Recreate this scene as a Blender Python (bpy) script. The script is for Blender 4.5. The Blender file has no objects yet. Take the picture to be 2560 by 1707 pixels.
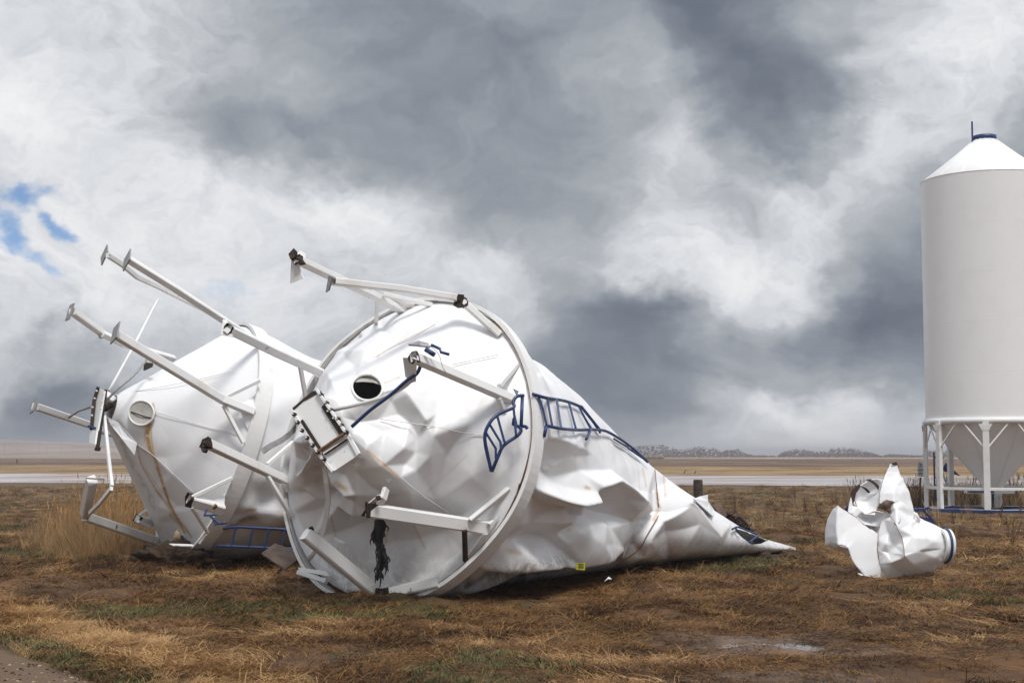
import bpy, bmesh, math, random
import numpy as np
from mathutils import Vector, Matrix, noise as mnoise
from mathutils.geometry import delaunay_2d_cdt

rng = random.Random(7)
nrs = np.random.RandomState(11)
scene = bpy.context.scene
col = scene.collection

# ------------------------------------------------------------------ camera
FPX, CX, CY, HOR, HCAM = 3660.0, 1280.0, 853.5, 1138.0, 1.88
PITCH = math.atan((HOR - CY) / FPX)
cam_d = bpy.data.cameras.new('camera')
cam = bpy.data.objects.new('camera', cam_d)
col.objects.link(cam)
cam.location = (0, 0, HCAM)
cam.rotation_euler = (math.pi / 2 + PITCH, 0, 0)
cam_d.sensor_width = 36.0
cam_d.lens = FPX / 2560 * 36.0
cam_d.clip_start = 0.1
cam_d.clip_end = 9000
scene.camera = cam

scene.render.engine = 'CYCLES'
scene.cycles.use_denoising = True
try:
    scene.cycles.denoiser = 'OPENIMAGEDENOISE'
    scene.cycles.denoising_prefilter = 'ACCURATE'
except Exception:
    pass
scene.cycles.max_bounces = 8
scene.cycles.diffuse_bounces = 4
scene.cycles.volume_bounces = 0
scene.view_settings.view_transform = 'Standard'
scene.view_settings.look = 'None'
scene.view_settings.gamma = 1
scene.view_settings.use_curve_mapping = False
scene.view_settings.exposure = 0.80

# ------------------------------------------------------------------ sun and sky
SUN_DIR = Vector((0.15, -0.44, 0.885)).normalized()      # towards the sun
sun_el = math.asin(SUN_DIR.z)
sun_az = math.atan2(SUN_DIR.x, SUN_DIR.y)
sd = bpy.data.lights.new('sun', 'SUN')
sd.energy = 1.5
sd.angle = math.radians(16)
sd.color = (1.0, 0.965, 0.92)
sun = bpy.data.objects.new('sun', sd)
col.objects.link(sun)
sun.rotation_euler = SUN_DIR.to_track_quat('Z', 'Y').to_euler()
sun.location = SUN_DIR * 60


def s2l(c):
    c = c / 255.0
    return c / 12.92 if c <= 0.04045 else ((c + 0.055) / 1.055) ** 2.4


def build_world():
    w = bpy.data.worlds.new('World')
    scene.world = w
    w.use_nodes = True
    nt = w.node_tree
    nt.nodes.clear()
    N = nt.nodes.new
    L = nt.links.new

    def val(v):
        n = N('ShaderNodeValue'); n.outputs[0].default_value = v; return n.outputs[0]

    def m(op, a, b=None, c=None, clamp=False):
        n = N('ShaderNodeMath'); n.operation = op; n.use_clamp = clamp
        for i, x in enumerate((a, b, c)):
            if x is None:
                continue
            if isinstance(x, (int, float)):
                n.inputs[i].default_value = x
            else:
                L(x, n.inputs[i])
        return n.outputs[0]

    def sstep(x, a, b):
        n = N('ShaderNodeMapRange'); n.interpolation_type = 'SMOOTHSTEP'
        L(x, n.inputs[0]); n.inputs[1].default_value = a; n.inputs[2].default_value = b
        n.inputs[3].default_value = 0; n.inputs[4].default_value = 1
        return n.outputs[0]

    def noise(vec, scale, detail, rough, dist=0.0, off=(0, 0, 0)):
        mp = N('ShaderNodeVectorMath'); mp.operation = 'ADD'
        L(vec, mp.inputs[0]); mp.inputs[1].default_value = off
        n = N('ShaderNodeTexNoise')
        L(mp.outputs[0], n.inputs['Vector'])
        n.inputs['Scale'].default_value = scale
        n.inputs['Detail'].default_value = detail
        n.inputs['Roughness'].default_value = rough
        n.inputs['Distortion'].default_value = dist
        return n

    tc = N('ShaderNodeTexCoord')
    d = tc.outputs['Generated']
    sep = N('ShaderNodeSeparateXYZ'); L(d, sep.inputs[0])
    X, Y, Z = sep.outputs
    az = m('ARCTAN2', X, Y)
    el = m('ARCSINE', Z)
    # the cloud deck as seen in perspective: stretched sideways towards the horizon
    zz = m('ADD', m('MAXIMUM', Z, 0.0), 0.32)
    cmb = N('ShaderNodeCombineXYZ')
    L(m('DIVIDE', X, zz), cmb.inputs[0]); L(m('DIVIDE', Y, zz), cmb.inputs[1])
    deck = cmb.outputs[0]
    cm2 = N('ShaderNodeCombineXYZ')
    L(az, cm2.inputs[0]); L(m('MULTIPLY', el, 1.35), cm2.inputs[1])
    dome = cm2.outputs[0]

    # domain warp so that cloud edges are ragged
    w1 = noise(dome, 8.0, 6, 0.56)
    w2 = noise(dome, 8.0, 6, 0.56, off=(31.7, 11.3, 5.1))
    azw = m('ADD', az, m('MULTIPLY', m('SUBTRACT', w1.outputs[0], 0.5), 0.17))
    elw = m('ADD', el, m('MULTIPLY', m('SUBTRACT', w2.outputs[0], 0.5), 0.13))

    # brightness of the cloud bank by bearing (one row per height above the horizon)
    U0, U1 = -0.36, 0.36
    rows = [
        (50,  [(50, 206), (300, 206), (500, 188), (700, 158), (900, 150), (1150, 148), (1330, 160), (1480, 152), (1560, 122), (1760, 118), (1900, 150), (2100, 196), (2300, 216)]),
        (200, [(50, 216), (250, 205), (450, 184), (650, 170), (800, 166), (950, 138), (1100, 142), (1250, 143), (1400, 184), (1540, 176), (1650, 126), (1800, 128), (1930, 152), (2060, 205), (2250, 214)]),
        (330, [(50, 226), (280, 214), (430, 160), (600, 148), (760, 150), (900, 150), (1050, 162), (1200, 146), (1350, 166), (1500, 178), (1600, 202), (1720, 146), (1850, 152), (1990, 216), (2120, 205), (2320, 172)]),
        (480, [(60, 205), (250, 224), (450, 216), (600, 218), (740, 226), (880, 208), (1050, 160), (1200, 148), (1330, 162), (1480, 204), (1620, 172), (1740, 184), (1850, 232), (1980, 190), (2150, 160), (2320, 150)]),
        (620, [(50, 226), (250, 226), (450, 206), (600, 208), (800, 196), (1000, 204), (1150, 212), (1300, 170), (1430, 204), (1550, 222), (1700, 232), (1840, 200), (1950, 170), (2080, 138), (2300, 140)]),
        (740, [(50, 218), (250, 216), (480, 196), (650, 214), (900, 200), (1200, 190), (1330, 150), (1450, 126), (1550, 140), (1650, 192), (1740, 150), (1870, 124), (2050, 110), (2300, 120)]),
        (870, [(60, 176), (180, 162), (300, 190), (700, 200), (1100, 160), (1250, 134), (1400, 126), (1560, 132), (1700, 166), (1850, 176), (2000, 150), (2150, 140), (2320, 160)]),
        (950, [(50, 126), (180, 122), (350, 150), (700, 180), (1100, 140), (1400, 124), (1550, 142), (1680, 190), (1790, 230), (1880, 240), (1960, 214), (2080, 182), (2320, 180)]),
        (1015, [(50, 120), (180, 120), (400, 140), (800, 150), (1400, 146), (1550, 178), (1700, 194), (1830, 224), (1950, 232), (2060, 204), (2320, 192)]),
    ]
    els = [(1043 - r[0]) * 1.0884 / FPX for r in rows]
    t = N('ShaderNodeMapRange'); L(azw, t.inputs[0])
    t.inputs[1].default_value = U0; t.inputs[2].default_value = U1
    acc = None
    for j, (yy, pts) in enumerate(rows):
        cr = N('ShaderNodeValToRGB'); cr.color_ramp.interpolation = 'B_SPLINE'
        e = cr.color_ramp.elements
        while len(e) > 1:
            e.remove(e[-1])
        for k, (xx, v) in enumerate(pts):
            a = math.atan((xx - 1176) * 1.0884 / FPX)
            pos = (a - U0) / (U1 - U0)
            g = v / 255.0
            if k == 0:
                e[0].position = pos; e[0].color = (g, g, g, 1)
            else:
                q = e.new(pos); q.color = (g, g, g, 1)
        L(t.outputs[0], cr.inputs[0])
        bw = N('ShaderNodeSeparateColor'); L(cr.outputs[0], bw.inputs[0])
        # weight: smooth tent over the height of this row
        if j == 0:
            wt = sstep(elw, els[1], els[0])
        elif j == len(rows) - 1:
            wt = m('SUBTRACT', 1.0, sstep(elw, els[j], els[j - 1]))
        else:
            wt = m('MULTIPLY', sstep(elw, els[j + 1], els[j]), m('SUBTRACT', 1.0, sstep(elw, els[j], els[j - 1])))
        term = m('MULTIPLY', bw.outputs[0], wt)
        acc = term if acc is None else m('ADD', acc, term)
    # far from this bearing the same broken overcast goes on
    gen = noise(deck, 1.5, 5, 0.55, 0.0, off=(3.3, 8.1, 0))
    gval = m('ADD', m('MULTIPLY', m('SUBTRACT', gen.outputs[0], 0.5), 1.1), 0.69)
    inside = m('MULTIPLY', m('SUBTRACT', 1.0, sstep(m('ABSOLUTE', az), 0.33, 0.62)), m('SUBTRACT', 1.0, sstep(el, 0.29, 0.55)))
    base = m('ADD', m('MULTIPLY', acc, inside), m('MULTIPLY', gval, m('SUBTRACT', 1.0, inside)))
    # wisps and billows
    cw = N('ShaderNodeCombineXYZ')
    L(azw, cw.inputs[0]); L(m('MULTIPLY', elw, 1.3), cw.inputs[1])
    n1 = noise(cw.outputs[0], 12.0, 6, 0.56, 0.2)
    n2 = noise(cw.outputs[0], 30.0, 5, 0.6, 0.0, off=(9, 2, 0))
    # billows: folded noise gives the cauliflower edges of the brighter heaps
    bil = m('SUBTRACT', 1.0, m('MULTIPLY', m('ABSOLUTE', m('SUBTRACT', n2.outputs[0], 0.5)), 3.2))
    lit = sstep(base, 0.55, 0.85)
    det = m('ADD', m('MULTIPLY', m('SUBTRACT', n1.outputs[0], 0.5), 0.31), m('MULTIPLY', m('MULTIPLY', m('SUBTRACT', bil, 0.6), 0.10), m('ADD', m('MULTIPLY', lit, 0.85), 0.15)))
    v = m('SUBTRACT', m('ADD', base, det), 0.015, clamp=True)
    ramp = N('ShaderNodeValToRGB')
    stops = [(0.30, (78, 86, 102)), (0.46, (106, 114, 127)), (0.56, (133, 140, 150)), (0.68, (170, 175, 181)),
             (0.80, (210, 213, 218)), (0.90, (236, 237, 239)), (1.0, (252, 252, 252))]
    e = ramp.color_ramp.elements
    e[0].position = stops[0][0]; e[1].position = stops[-1][0]
    for p_, c_ in stops[1:-1]:
        e.new(p_)
    for el_, (p_, c_) in zip(ramp.color_ramp.elements, stops):
        el_.position = p_
        el_.color = tuple(s2l(k) for k in c_) + (1,)
    L(v, ramp.inputs[0])
    # overcast skies brighten smoothly towards the zenith
    gain = m('MULTIPLY', m('ADD', 1.0, m('MULTIPLY', m('MAXIMUM', m('SUBTRACT', Z, 0.28), 0.0), 2.0)), 0.592)
    bc = N('ShaderNodeBackground'); L(ramp.outputs[0], bc.inputs[0]); L(gain, bc.inputs[1])

    sky = N('ShaderNodeTexSky'); sky.sky_type = 'NISHITA'; sky.sun_disc = False
    sky.sun_elevation = sun_el; sky.sun_rotation = sun_az
    sky.air_density = 1.0; sky.dust_density = 0.0; sky.ozone_density = 5.0; sky.altitude = 2500
    bs = N('ShaderNodeBackground'); L(sky.outputs[0], bs.inputs[0]); bs.inputs[1].default_value = 0.062

    # rents in the deck where blue shows
    holes = None
    hn = noise(dome, 26.0, 5, 0.62, 0.0, off=(4.4, 1.7, 0))
    for (px, py, rx, ry, amp) in ((112, 482, 62, 52, 1.0), (182, 542, 48, 26, 0.95), (62, 590, 44, 66, 0.9), (88, 660, 34, 40, 0.7),
                                  (500, 690, 90, 50, 0.42), (960, 660, 120, 46, 0.22), (330, 560, 90, 40, 0.26)):
        a0 = math.atan((px - 1176) * 1.0884 / FPX); e0 = (1043 - py) * 1.0884 / FPX
        sx = rx * 1.0884 / FPX; sy = ry * 1.0884 / FPX
        q = m('ADD', m('POWER', m('DIVIDE', m('SUBTRACT', azw, a0), sx), 2.0), m('POWER', m('DIVIDE', m('SUBTRACT', elw, e0), sy), 2.0))
        g = m('MULTIPLY', m('POWER', 2.718, m('MULTIPLY', q, -0.7)), amp)
        holes = g if holes is None else m('MAXIMUM', holes, g)
    hm = sstep(m('ADD', holes, m('MULTIPLY', m('SUBTRACT', hn.outputs[0], 0.5), 1.7)), 0.26, 1.0)
    hm = m('MULTIPLY', hm, 0.97)
    mix = N('ShaderNodeMixShader'); L(hm, mix.inputs[0]); L(bc.outputs[0], mix.inputs[1]); L(bs.outputs[0], mix.inputs[2])
    out = N('ShaderNodeOutputWorld'); L(mix.outputs[0], out.inputs[0])
    w.cycles.sampling_method = 'MANUAL'
    w.cycles.sample_map_resolution = 512


build_world()

# ------------------------------------------------------------------ photo pixels -> rays
FW = np.array([0, math.cos(PITCH), math.sin(PITCH)])
UPV = np.array([0, -math.sin(PITCH), math.cos(PITCH)])
RT = np.array([1.0, 0, 0])
ORG = np.array([0, 0, HCAM])
ZUP = np.array([0, 0, 1.0])


def ray(x, y):
    return FW + RT * (x - CX) / FPX + UPV * (CY - y) / FPX


def on_plane(x, y, C, n):
    d = ray(x, y)
    return ORG + d * (((np.asarray(C) - ORG) @ n) / (d @ n))


def ground_at(x, y, z=0.0):
    return on_plane(x, y, (0, 0, z), ZUP)


def at_depth(x, y, Y):
    return on_plane(x, y, (0, Y, 0), np.array([0, 1.0, 0]))


def proj(P):
    P = np.asarray(P) - ORG
    d = P @ FW
    return np.stack([CX + FPX * (P @ RT) / d, CY - FPX * (P @ UPV) / d], -1)


def unit(v):
    v = np.asarray(v, float)
    return v / np.linalg.norm(v)


# zoomed crops in which positions were read off: name -> (x0, y0, scale)
ZOOM = {0: (0, 0, 1.0), 1: (60, 600, 2.94), 2: (60, 960, 2.94), 3: (680, 600, 3.357), 4: (660, 1040, 3.357), 5: (1200, 860, 2.5286),
        6: (2000, 1120, 4.2), 7: (400, 760, 4.704), 8: (400, 1040, 4.704), 9: (700, 940, 6.533), 10: (1560, 1080, 4.523),
        11: (0, 1060, 5.6), 12: (2240, 1060, 6.534)}


def Q(z, *pts):
    x0, y0, s = ZOOM[z]
    return [(x0 + p[0] / s, y0 + p[1] / s) + tuple(p[2:]) for p in pts]


# ------------------------------------------------------------------ materials
MATS = {}


class NB:
    """small node-building helper"""

    def __init__(self, name):
        self.mat = bpy.data.materials.new(name)
        self.mat.use_nodes = True
        self.nt = self.mat.node_tree
        self.nt.nodes.clear()
        self.out = self.nt.nodes.new('ShaderNodeOutputMaterial')
        self.bsdf = self.nt.nodes.new('ShaderNodeBsdfPrincipled')
        self.nt.links.new(self.bsdf.outputs[0], self.out.inputs[0])
        MATS[name] = self.mat

    def n(self, t):
        return self.nt.nodes.new(t)

    def l(self, a, b):
        if isinstance(a, (int, float)):
            b.default_value = a
        elif isinstance(a, tuple):
            b.default_value = a if len(a) == 4 or b.type == 'VECTOR' else a + (1,)
        else:
            self.nt.links.new(a, b)

    def pos(self):
        if not hasattr(self, '_pos'):
            self._pos = self.n('ShaderNodeNewGeometry').outputs['Position']
        return self._pos

    def objc(self):
        if not hasattr(self, '_objc'):
            self._objc = self.n('ShaderNodeTexCoord').outputs['Object']
        return self._objc

    def noise(self, vec, scale, detail=5, rough=0.55, dist=0.0, stretch=None):
        if stretch is not None:
            mp = self.n('ShaderNodeMapping'); self.l(vec, mp.inputs[0]); mp.inputs['Scale'].default_value = stretch
            vec = mp.outputs[0]
        n = self.n('ShaderNodeTexNoise'); self.l(vec, n.inputs['Vector'])
        n.inputs['Scale'].default_value = scale; n.inputs['Detail'].default_value = detail
        n.inputs['Roughness'].default_value = rough; n.inputs['Distortion'].default_value = dist
        return n.outputs[0]

    def m(self, op, a, b=None, c=None, clamp=False):
        n = self.n('ShaderNodeMath'); n.operation = op; n.use_clamp = clamp
        for i, x in enumerate((a, b, c)):
            if x is not None:
                self.l(x, n.inputs[i])
        return n.outputs[0]

    def ss(self, x, a, b, lo=0.0, hi=1.0):
        n = self.n('ShaderNodeMapRange'); n.interpolation_type = 'SMOOTHSTEP'
        self.l(x, n.inputs[0]); n.inputs[1].default_value = a; n.inputs[2].default_value = b
        n.inputs[3].default_value = lo; n.inputs[4].default_value = hi
        return n.outputs[0]

    def mix(self, f, a, b):
        n = self.n('ShaderNodeMix'); n.data_type = 'RGBA'
        self.l(f, n.inputs[0]); self.l(a, n.inputs[6]); self.l(b, n.inputs[7])
        return n.outputs[2]

    def attr(self, name):
        n = self.n('ShaderNodeAttribute'); n.attribute_name = name
        return n.outputs['Fac']

    def sep(self, v):
        n = self.n('ShaderNodeSeparateXYZ'); self.l(v, n.inputs[0]); return n.outputs

    def set(self, **k):
        names = {'base': 'Base Color', 'rough': 'Roughness', 'metal': 'Metallic', 'spec': 'Specular IOR Level', 'coat': 'Coat Weight'}
        for a, v in k.items():
            self.l(v, self.bsdf.inputs[names[a]])

    def bump(self, h, strength=0.3, dist=0.02):
        b = self.n('ShaderNodeBump'); b.inputs['Strength'].default_value = strength; b.inputs['Distance'].default_value = dist
        self.l(h, b.inputs['Height']); self.l(b.outputs[0], self.bsdf.inputs['Normal'])


def white_paint(name, base=(0.80, 0.80, 0.81), dirt=0.5, rough=0.34):
    b = NB(name)
    p = b.pos()
    blot = b.ss(b.noise(p, 1.3, 6, 0.6), 0.45, 0.75)
    c = b.mix(b.m('MULTIPLY', blot, 0.25 * dirt + 0.08), base + (1,), (0.62, 0.60, 0.57, 1))
    specks = b.ss(b.noise(p, 34, 3, 0.6), 0.69, 0.78)
    c = b.mix(b.m('MULTIPLY', specks, 0.35 * dirt), c, (0.25, 0.19, 0.13, 1))
    if dirt > 0.4:
        # scrapes and scuffs from the tumble
        for (st, lo, amt, cc) in (((0.7, 9.0, 1.6), 0.66, 0.34, (0.30, 0.27, 0.24, 1)), ((8.0, 0.8, 1.2), 0.68, 0.30, (0.26, 0.20, 0.15, 1))):
            sc_ = b.m('MULTIPLY', b.ss(b.noise(p, 3.0, 6, 0.75, 0.3, st), lo, lo + 0.07), b.ss(b.noise(p, 0.9, 3), 0.42, 0.62))
            c = b.mix(b.m('MULTIPLY', sc_, amt), c, cc)
        # films of dried mud
        c = b.mix(b.m('MULTIPLY', b.ss(b.noise(p, 0.75, 7, 0.68, 0.8), 0.52, 0.78), 0.22), c, (0.42, 0.36, 0.29, 1))
    mud = b.m('MULTIPLY', b.attr('dirt'), b.ss(b.noise(p, 7, 6, 0.65, 0.6), 0.30, 0.66))
    c = b.mix(mud, c, (0.17, 0.125, 0.085, 1))
    ru = b.m('MULTIPLY', b.attr('rust'), b.ss(b.noise(p, 16, 5, 0.6), 0.18, 0.55))
    c = b.mix(b.m('MINIMUM', ru, 0.92), c, b.mix(b.noise(p, 9, 3), (0.58, 0.32, 0.045, 1), (0.38, 0.19, 0.045, 1)))
    if name == 'beam_white':
        chips = b.m('MULTIPLY', b.ss(b.noise(p, 7, 6, 0.7), 0.62, 0.70), b.ss(b.noise(p, 1.1, 3), 0.42, 0.6))
        c = b.mix(b.m('MULTIPLY', chips, 0.85), c, b.mix(b.noise(p, 25, 3), (0.30, 0.14, 0.05, 1), (0.06, 0.03, 0.018, 1)))
        c = b.mix(b.m('MULTIPLY', b.ss(b.noise(p, 2.2, 5, 0.6), 0.55, 0.72), 0.25), c, (0.52, 0.38, 0.22, 1))
    b.set(base=c, rough=b.ss(b.noise(p, 5, 4), 0.3, 0.7, rough - 0.05, rough + 0.14), spec=0.5)
    b.bump(b.noise(p, 4.0, 3, 0.5), 0.10, 0.03)
    return b.mat


def plain(name, base, rough=0.5, metal=0.0, var=0.3, scale=8, bump=0.15, spec=0.5, second=None):
    b = NB(name)
    p = b.pos()
    second = second or tuple(c * (1 - var) for c in base)
    c = b.mix(b.ss(b.noise(p, scale, 6, 0.6), 0.3, 0.7), base + (1,), second + (1,))
    b.set(base=c, rough=rough, metal=metal, spec=spec)
    if bump:
        b.bump(b.noise(p, scale * 3, 4), bump, 0.01)
    return b.mat


white_paint('white_steel')
white_paint('beam_white', base=(0.79, 0.785, 0.775), dirt=1.0, rough=0.36)
white_paint('bin_wall_white', base=(0.86, 0.855, 0.85), dirt=0.25)
plain('blue_paint', (0.010, 0.028, 0.105), 0.42, var=0.4, scale=5, second=(0.016, 0.046, 0.155))
plain('rust_dark', (0.014, 0.009, 0.007), 0.8, var=0.5, scale=30, second=(0.045, 0.020, 0.011))
plain('rust_orange', (0.26, 0.12, 0.045), 0.8, scale=20, second=(0.12, 0.06, 0.03))
plain('galvanised', (0.36, 0.35, 0.35), 0.5, 0.3, scale=14)
plain('bin_inside', (0.30, 0.285, 0.27), 0.65, scale=3)
plain('grey_lid', (0.47, 0.45, 0.42), 0.6, scale=7, second=(0.38, 0.36, 0.33))
plain('wood_ply', (0.15, 0.095, 0.065), 0.75, scale=6, second=(0.075, 0.045, 0.032))
plain('wood_old', (0.035, 0.026, 0.019), 0.9, scale=14, second=(0.10, 0.085, 0.065))
plain('black_rubber', (0.010, 0.010, 0.012), 0.7, scale=10)
plain('yellow_tag', (0.75, 0.70, 0.03), 0.5, scale=12, var=0.12)
plain('dark_print', (0.03, 0.03, 0.03), 0.6)
plain('sign_white', (0.62, 0.61, 0.59), 0.5, var=0.12)
plain('rock', (0.36, 0.27, 0.17), 0.9, scale=9)
plain('turned_earth', (0.028, 0.017, 0.011), 0.95, scale=9, bump=0.8, second=(0.062, 0.036, 0.021))
plain('hay', (0.22, 0.17, 0.13), 0.9, scale=1.5)
plain('worn_blue', (0.10, 0.22, 0.30), 0.5)


# ------------------------------------------------------------------ mesh helpers
def mesh_obj(name, V, Fc, mat, parent=None, smooth=False, attrs=None):
    me = bpy.data.meshes.new(name)
    V = np.asarray(V, float)
    me.from_pydata(V.tolist(), [], [tuple(f) for f in Fc])
    me.materials.append(MATS[mat])
    if smooth:
        me.polygons.foreach_set('use_smooth', [True] * len(me.polygons))
    if attrs:
        for k, a in attrs.items():
            at = me.attributes.new(k, 'FLOAT', 'POINT')
            at.data.foreach_set('value', np.asarray(a, np.float32))
    me.update()
    o = bpy.data.objects.new(name, me)
    col.objects.link(o)
    if parent is not None:
        o.parent = parent
        if parent.parent is None:
            o.matrix_parent_inverse = Matrix.Translation(-Vector(parent.location))
    return o


def thing(name, label, cat, loc, group=None):
    o = bpy.data.objects.new(name, None)
    o.empty_display_size = 0.3
    col.objects.link(o)
    o.location = Vector([float(v) for v in loc])
    tag(o, label, cat, group)
    return o


def tag(o, label, cat, group=None):
    o['label'] = label
    o['category'] = cat
    if group:
        o['group'] = group
    return o


def kind(o, k):
    o['kind'] = k
    return o


class Geo:
    def __init__(self):
        self.V = []; self.F = []

    def add(self, V, F):
        o = len(self.V)
        self.V += [tuple(map(float, v)) for v in V]
        self.F += [tuple(i + o for i in f) for f in F]
        return self

    def box(self, c, sx, sy, sz, R=None):
        pts = []
        for z in (-1, 1):
            for y in (-1, 1):
                for x in (-1, 1):
                    v = np.array([x * sx / 2, y * sy / 2, z * sz / 2])
                    if R is not None:
                        v = R @ v
                    pts.append(np.asarray(c) + v)
        return self.add(pts, [(0, 2, 3, 1), (4, 5, 7, 6), (0, 1, 5, 4), (2, 6, 7, 3), (0, 4, 6, 2), (1, 3, 7, 5)])

    def sweep(self, nodes, w, h, up, caps=(True, True), bevel=0.12, hollow=(0, 0)):
        """rectangular bar along a polyline; w across, h along 'up'"""
        P = [np.asarray(p, float) for p in nodes]
        up = np.asarray(up, float)
        n = len(P)
        T = []
        for i in range(n):
            if i == 0:
                t = P[1] - P[0]
            elif i == n - 1:
                t = P[-1] - P[-2]
            else:
                t = unit(P[i] - P[i - 1]) + unit(P[i + 1] - P[i])
            T.append(unit(t))
        bw = min(w, h) * bevel
        prof = [(w / 2 - bw, -h / 2), (w / 2, -h / 2 + bw), (w / 2, h / 2 - bw), (w / 2 - bw, h / 2),
                (-w / 2 + bw, h / 2), (-w / 2, h / 2 - bw), (-w / 2, -h / 2 + bw), (-w / 2 + bw, -h / 2)]
        k = len(prof)
        V = []; Fc = []
        fr = []
        for i in range(n):
            s = np.cross(T[i], up)
            if np.linalg.norm(s) < 1e-4:
                s = np.cross(T[i], [0.3, 0.5, 0.8])
            s = unit(s); u = np.cross(s, T[i])
            if 0 < i < n - 1:
                ca = max(0.45, float(unit(P[i] - P[i - 1]) @ T[i]))
            else:
                ca = 1.0
            fr.append((s, u))
            for (a, b) in prof:
                V.append(P[i] + s * a + u * b / ca)
        for i in range(n - 1):
            for j in range(k):
                Fc.append((i * k + j, i * k + (j + 1) % k, (i + 1) * k + (j + 1) % k, (i + 1) * k + j))
        for e, i in ((0, 0), (1, n - 1)):
            if hollow[e]:
                s, u = fr[i]
                inn = T[i] * (hollow[e] if e == 0 else -hollow[e])
                q = 0.86
                b0 = len(V)
                for (a, b) in prof:
                    V.append(P[i] + s * a * q + u * b * q)
                for (a, b) in prof:
                    V.append(P[i] + s * a * q + u * b * q + inn)
                for j in range(k):
                    j2 = (j + 1) % k
                    f1 = (i * k + j, b0 + j, b0 + j2, i * k + j2)
                    f2 = (b0 + j, b0 + k + j, b0 + k + j2, b0 + j2)
                    Fc.append(f1); Fc.append(f2)
                Fc.append(tuple(b0 + k + j for j in range(k)))
            elif caps[e]:
                f = tuple(i * k + j for j in range(k))
                Fc.append(f if e else f[::-1])
        return self.add(V, Fc)

    def tube(self, nodes, r, n=8, closed=False):
        P = [np.asarray(p, float) for p in nodes]
        m_ = len(P)
        V = []; Fc = []
        prev = None
        for i in range(m_):
            if closed:
                t = P[(i + 1) % m_] - P[i - 1]
            else:
                t = P[min(i + 1, m_ - 1)] - P[max(i - 1, 0)]
            t = unit(t)
            if prev is None:
                a = np.array([0, 0, 1.0]) if abs(t[2]) < 0.9 else np.array([1.0, 0, 0])
            else:
                a = prev
            s = unit(a - t * (a @ t)); prev = s
            b = np.cross(t, s)
            rr = r[i] if hasattr(r, '__len__') else r
            for j in range(n):
                an = 2 * math.pi * j / n
                V.append(P[i] + rr * (math.cos(an) * s + math.sin(an) * b))
        for i in range(m_ if closed else m_ - 1):
            i2 = (i + 1) % m_
            for j in range(n):
                Fc.append((i * n + j, i * n + (j + 1) % n, i2 * n + (j + 1) % n, i2 * n + j))
        if not closed:
            Fc.append(tuple(range(n))[::-1]); Fc.append(tuple((m_ - 1) * n + j for j in range(n)))
        return self.add(V, Fc)

    def prism(self, poly, thick):
        """planar polygon (3-D points) given thickness along its normal"""
        P = np.asarray(poly, float)
        nrm = np.zeros(3)
        for i in range(len(P)):
            nrm += np.cross(P[i] - P[0], P[(i + 1) % len(P)] - P[0])
        nrm = unit(nrm) * thick / 2
        k = len(P)
        V = list(P + nrm) + list(P - nrm)
        Fc = [tuple(range(k)), tuple(range(2 * k - 1, k - 1, -1))]
        for i in range(k):
            j = (i + 1) % k
            Fc.append((i, k + i, k + j, j))
        return self.add(V, Fc)

    def obj(self, name, mat, parent=None, smooth=False):
        return mesh_obj(name, self.V, self.F, mat, parent, smooth)


def smooth_path(P, n=6):
    P = [np.asarray(p, float) for p in P]
    if len(P) < 3:
        return P
    E = [2 * P[0] - P[1]] + P + [2 * P[-1] - P[-2]]
    out = []
    for i in range(1, len(E) - 2):
        for k in range(n):
            t = k / n
            a, b, c, d = E[i - 1:i + 3]
            out.append(0.5 * ((2 * b) + (-a + c) * t + (2 * a - 5 * b + 4 * c - d) * t * t + (-a + 3 * b - 3 * c + d) * t ** 3))
    out.append(P[-1])
    return out


# --------- crumpled sheet: facets between digitised fold points (photo coordinates only choose where on the sheet a fold lies)
def facet_field(points, lines, q):
    """interpolate offsets at q over a constrained triangulation of (x, y, off) points and fold lines"""
    pts = []; edges = []
    for p in points:
        pts.append(p)
    for ln in lines:
        b = len(pts)
        pts += list(ln)
        edges += [(b + i, b + i + 1) for i in range(len(ln) - 1)]
    xy = [Vector((p[0], p[1])) for p in pts]
    res = delaunay_2d_cdt(xy, edges, [], 0, 1e-4)
    vs, _, fs, ov = res[0], res[1], res[2], res[3]
    vo = []
    src = np.array([p[:3] for p in pts])
    for i, v in enumerate(vs):
        if ov[i]:
            vo.append(src[ov[i][0], 2])
        else:
            dd = np.hypot(src[:, 0] - v.x, src[:, 1] - v.y)
            w = 1 / (dd + 1) ** 3
            vo.append(float((src[:, 2] * w).sum() / w.sum()))
    vo = np.array(vo); P = np.array([(v.x, v.y) for v in vs])
    out = np.zeros(len(q))
    for f in fs:
        for k in range(1, len(f) - 1):
            a, b, c = P[f[0]], P[f[k]], P[f[k + 1]]
            den = (b[1] - c[1]) * (a[0] - c[0]) + (c[0] - b[0]) * (a[1] - c[1])
            if abs(den) < 1e-9:
                continue
            l1 = ((b[1] - c[1]) * (q[:, 0] - c[0]) + (c[0] - b[0]) * (q[:, 1] - c[1])) / den
            l2 = ((c[1] - a[1]) * (q[:, 0] - c[0]) + (a[0] - c[0]) * (q[:, 1] - c[1])) / den
            l3 = 1 - l1 - l2
            ins = (l1 >= -1e-6) & (l2 >= -1e-6) & (l3 >= -1e-6)
            out[ins] = (l1 * vo[f[0]] + l2 * vo[f[k]] + l3 * vo[f[k + 1]])[ins]
    return out


def grid_normals(P, wrap):
    """P: (nt, nu, 3); wrap along axis 1"""
    if wrap:
        du = np.roll(P, -1, 1) - np.roll(P, 1, 1)
    else:
        du = np.gradient(P, axis=1)
    dv = np.gradient(P, axis=0)
    n = np.cross(du, dv)
    return n / (np.linalg.norm(n, axis=2, keepdims=True) + 1e-9)


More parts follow.
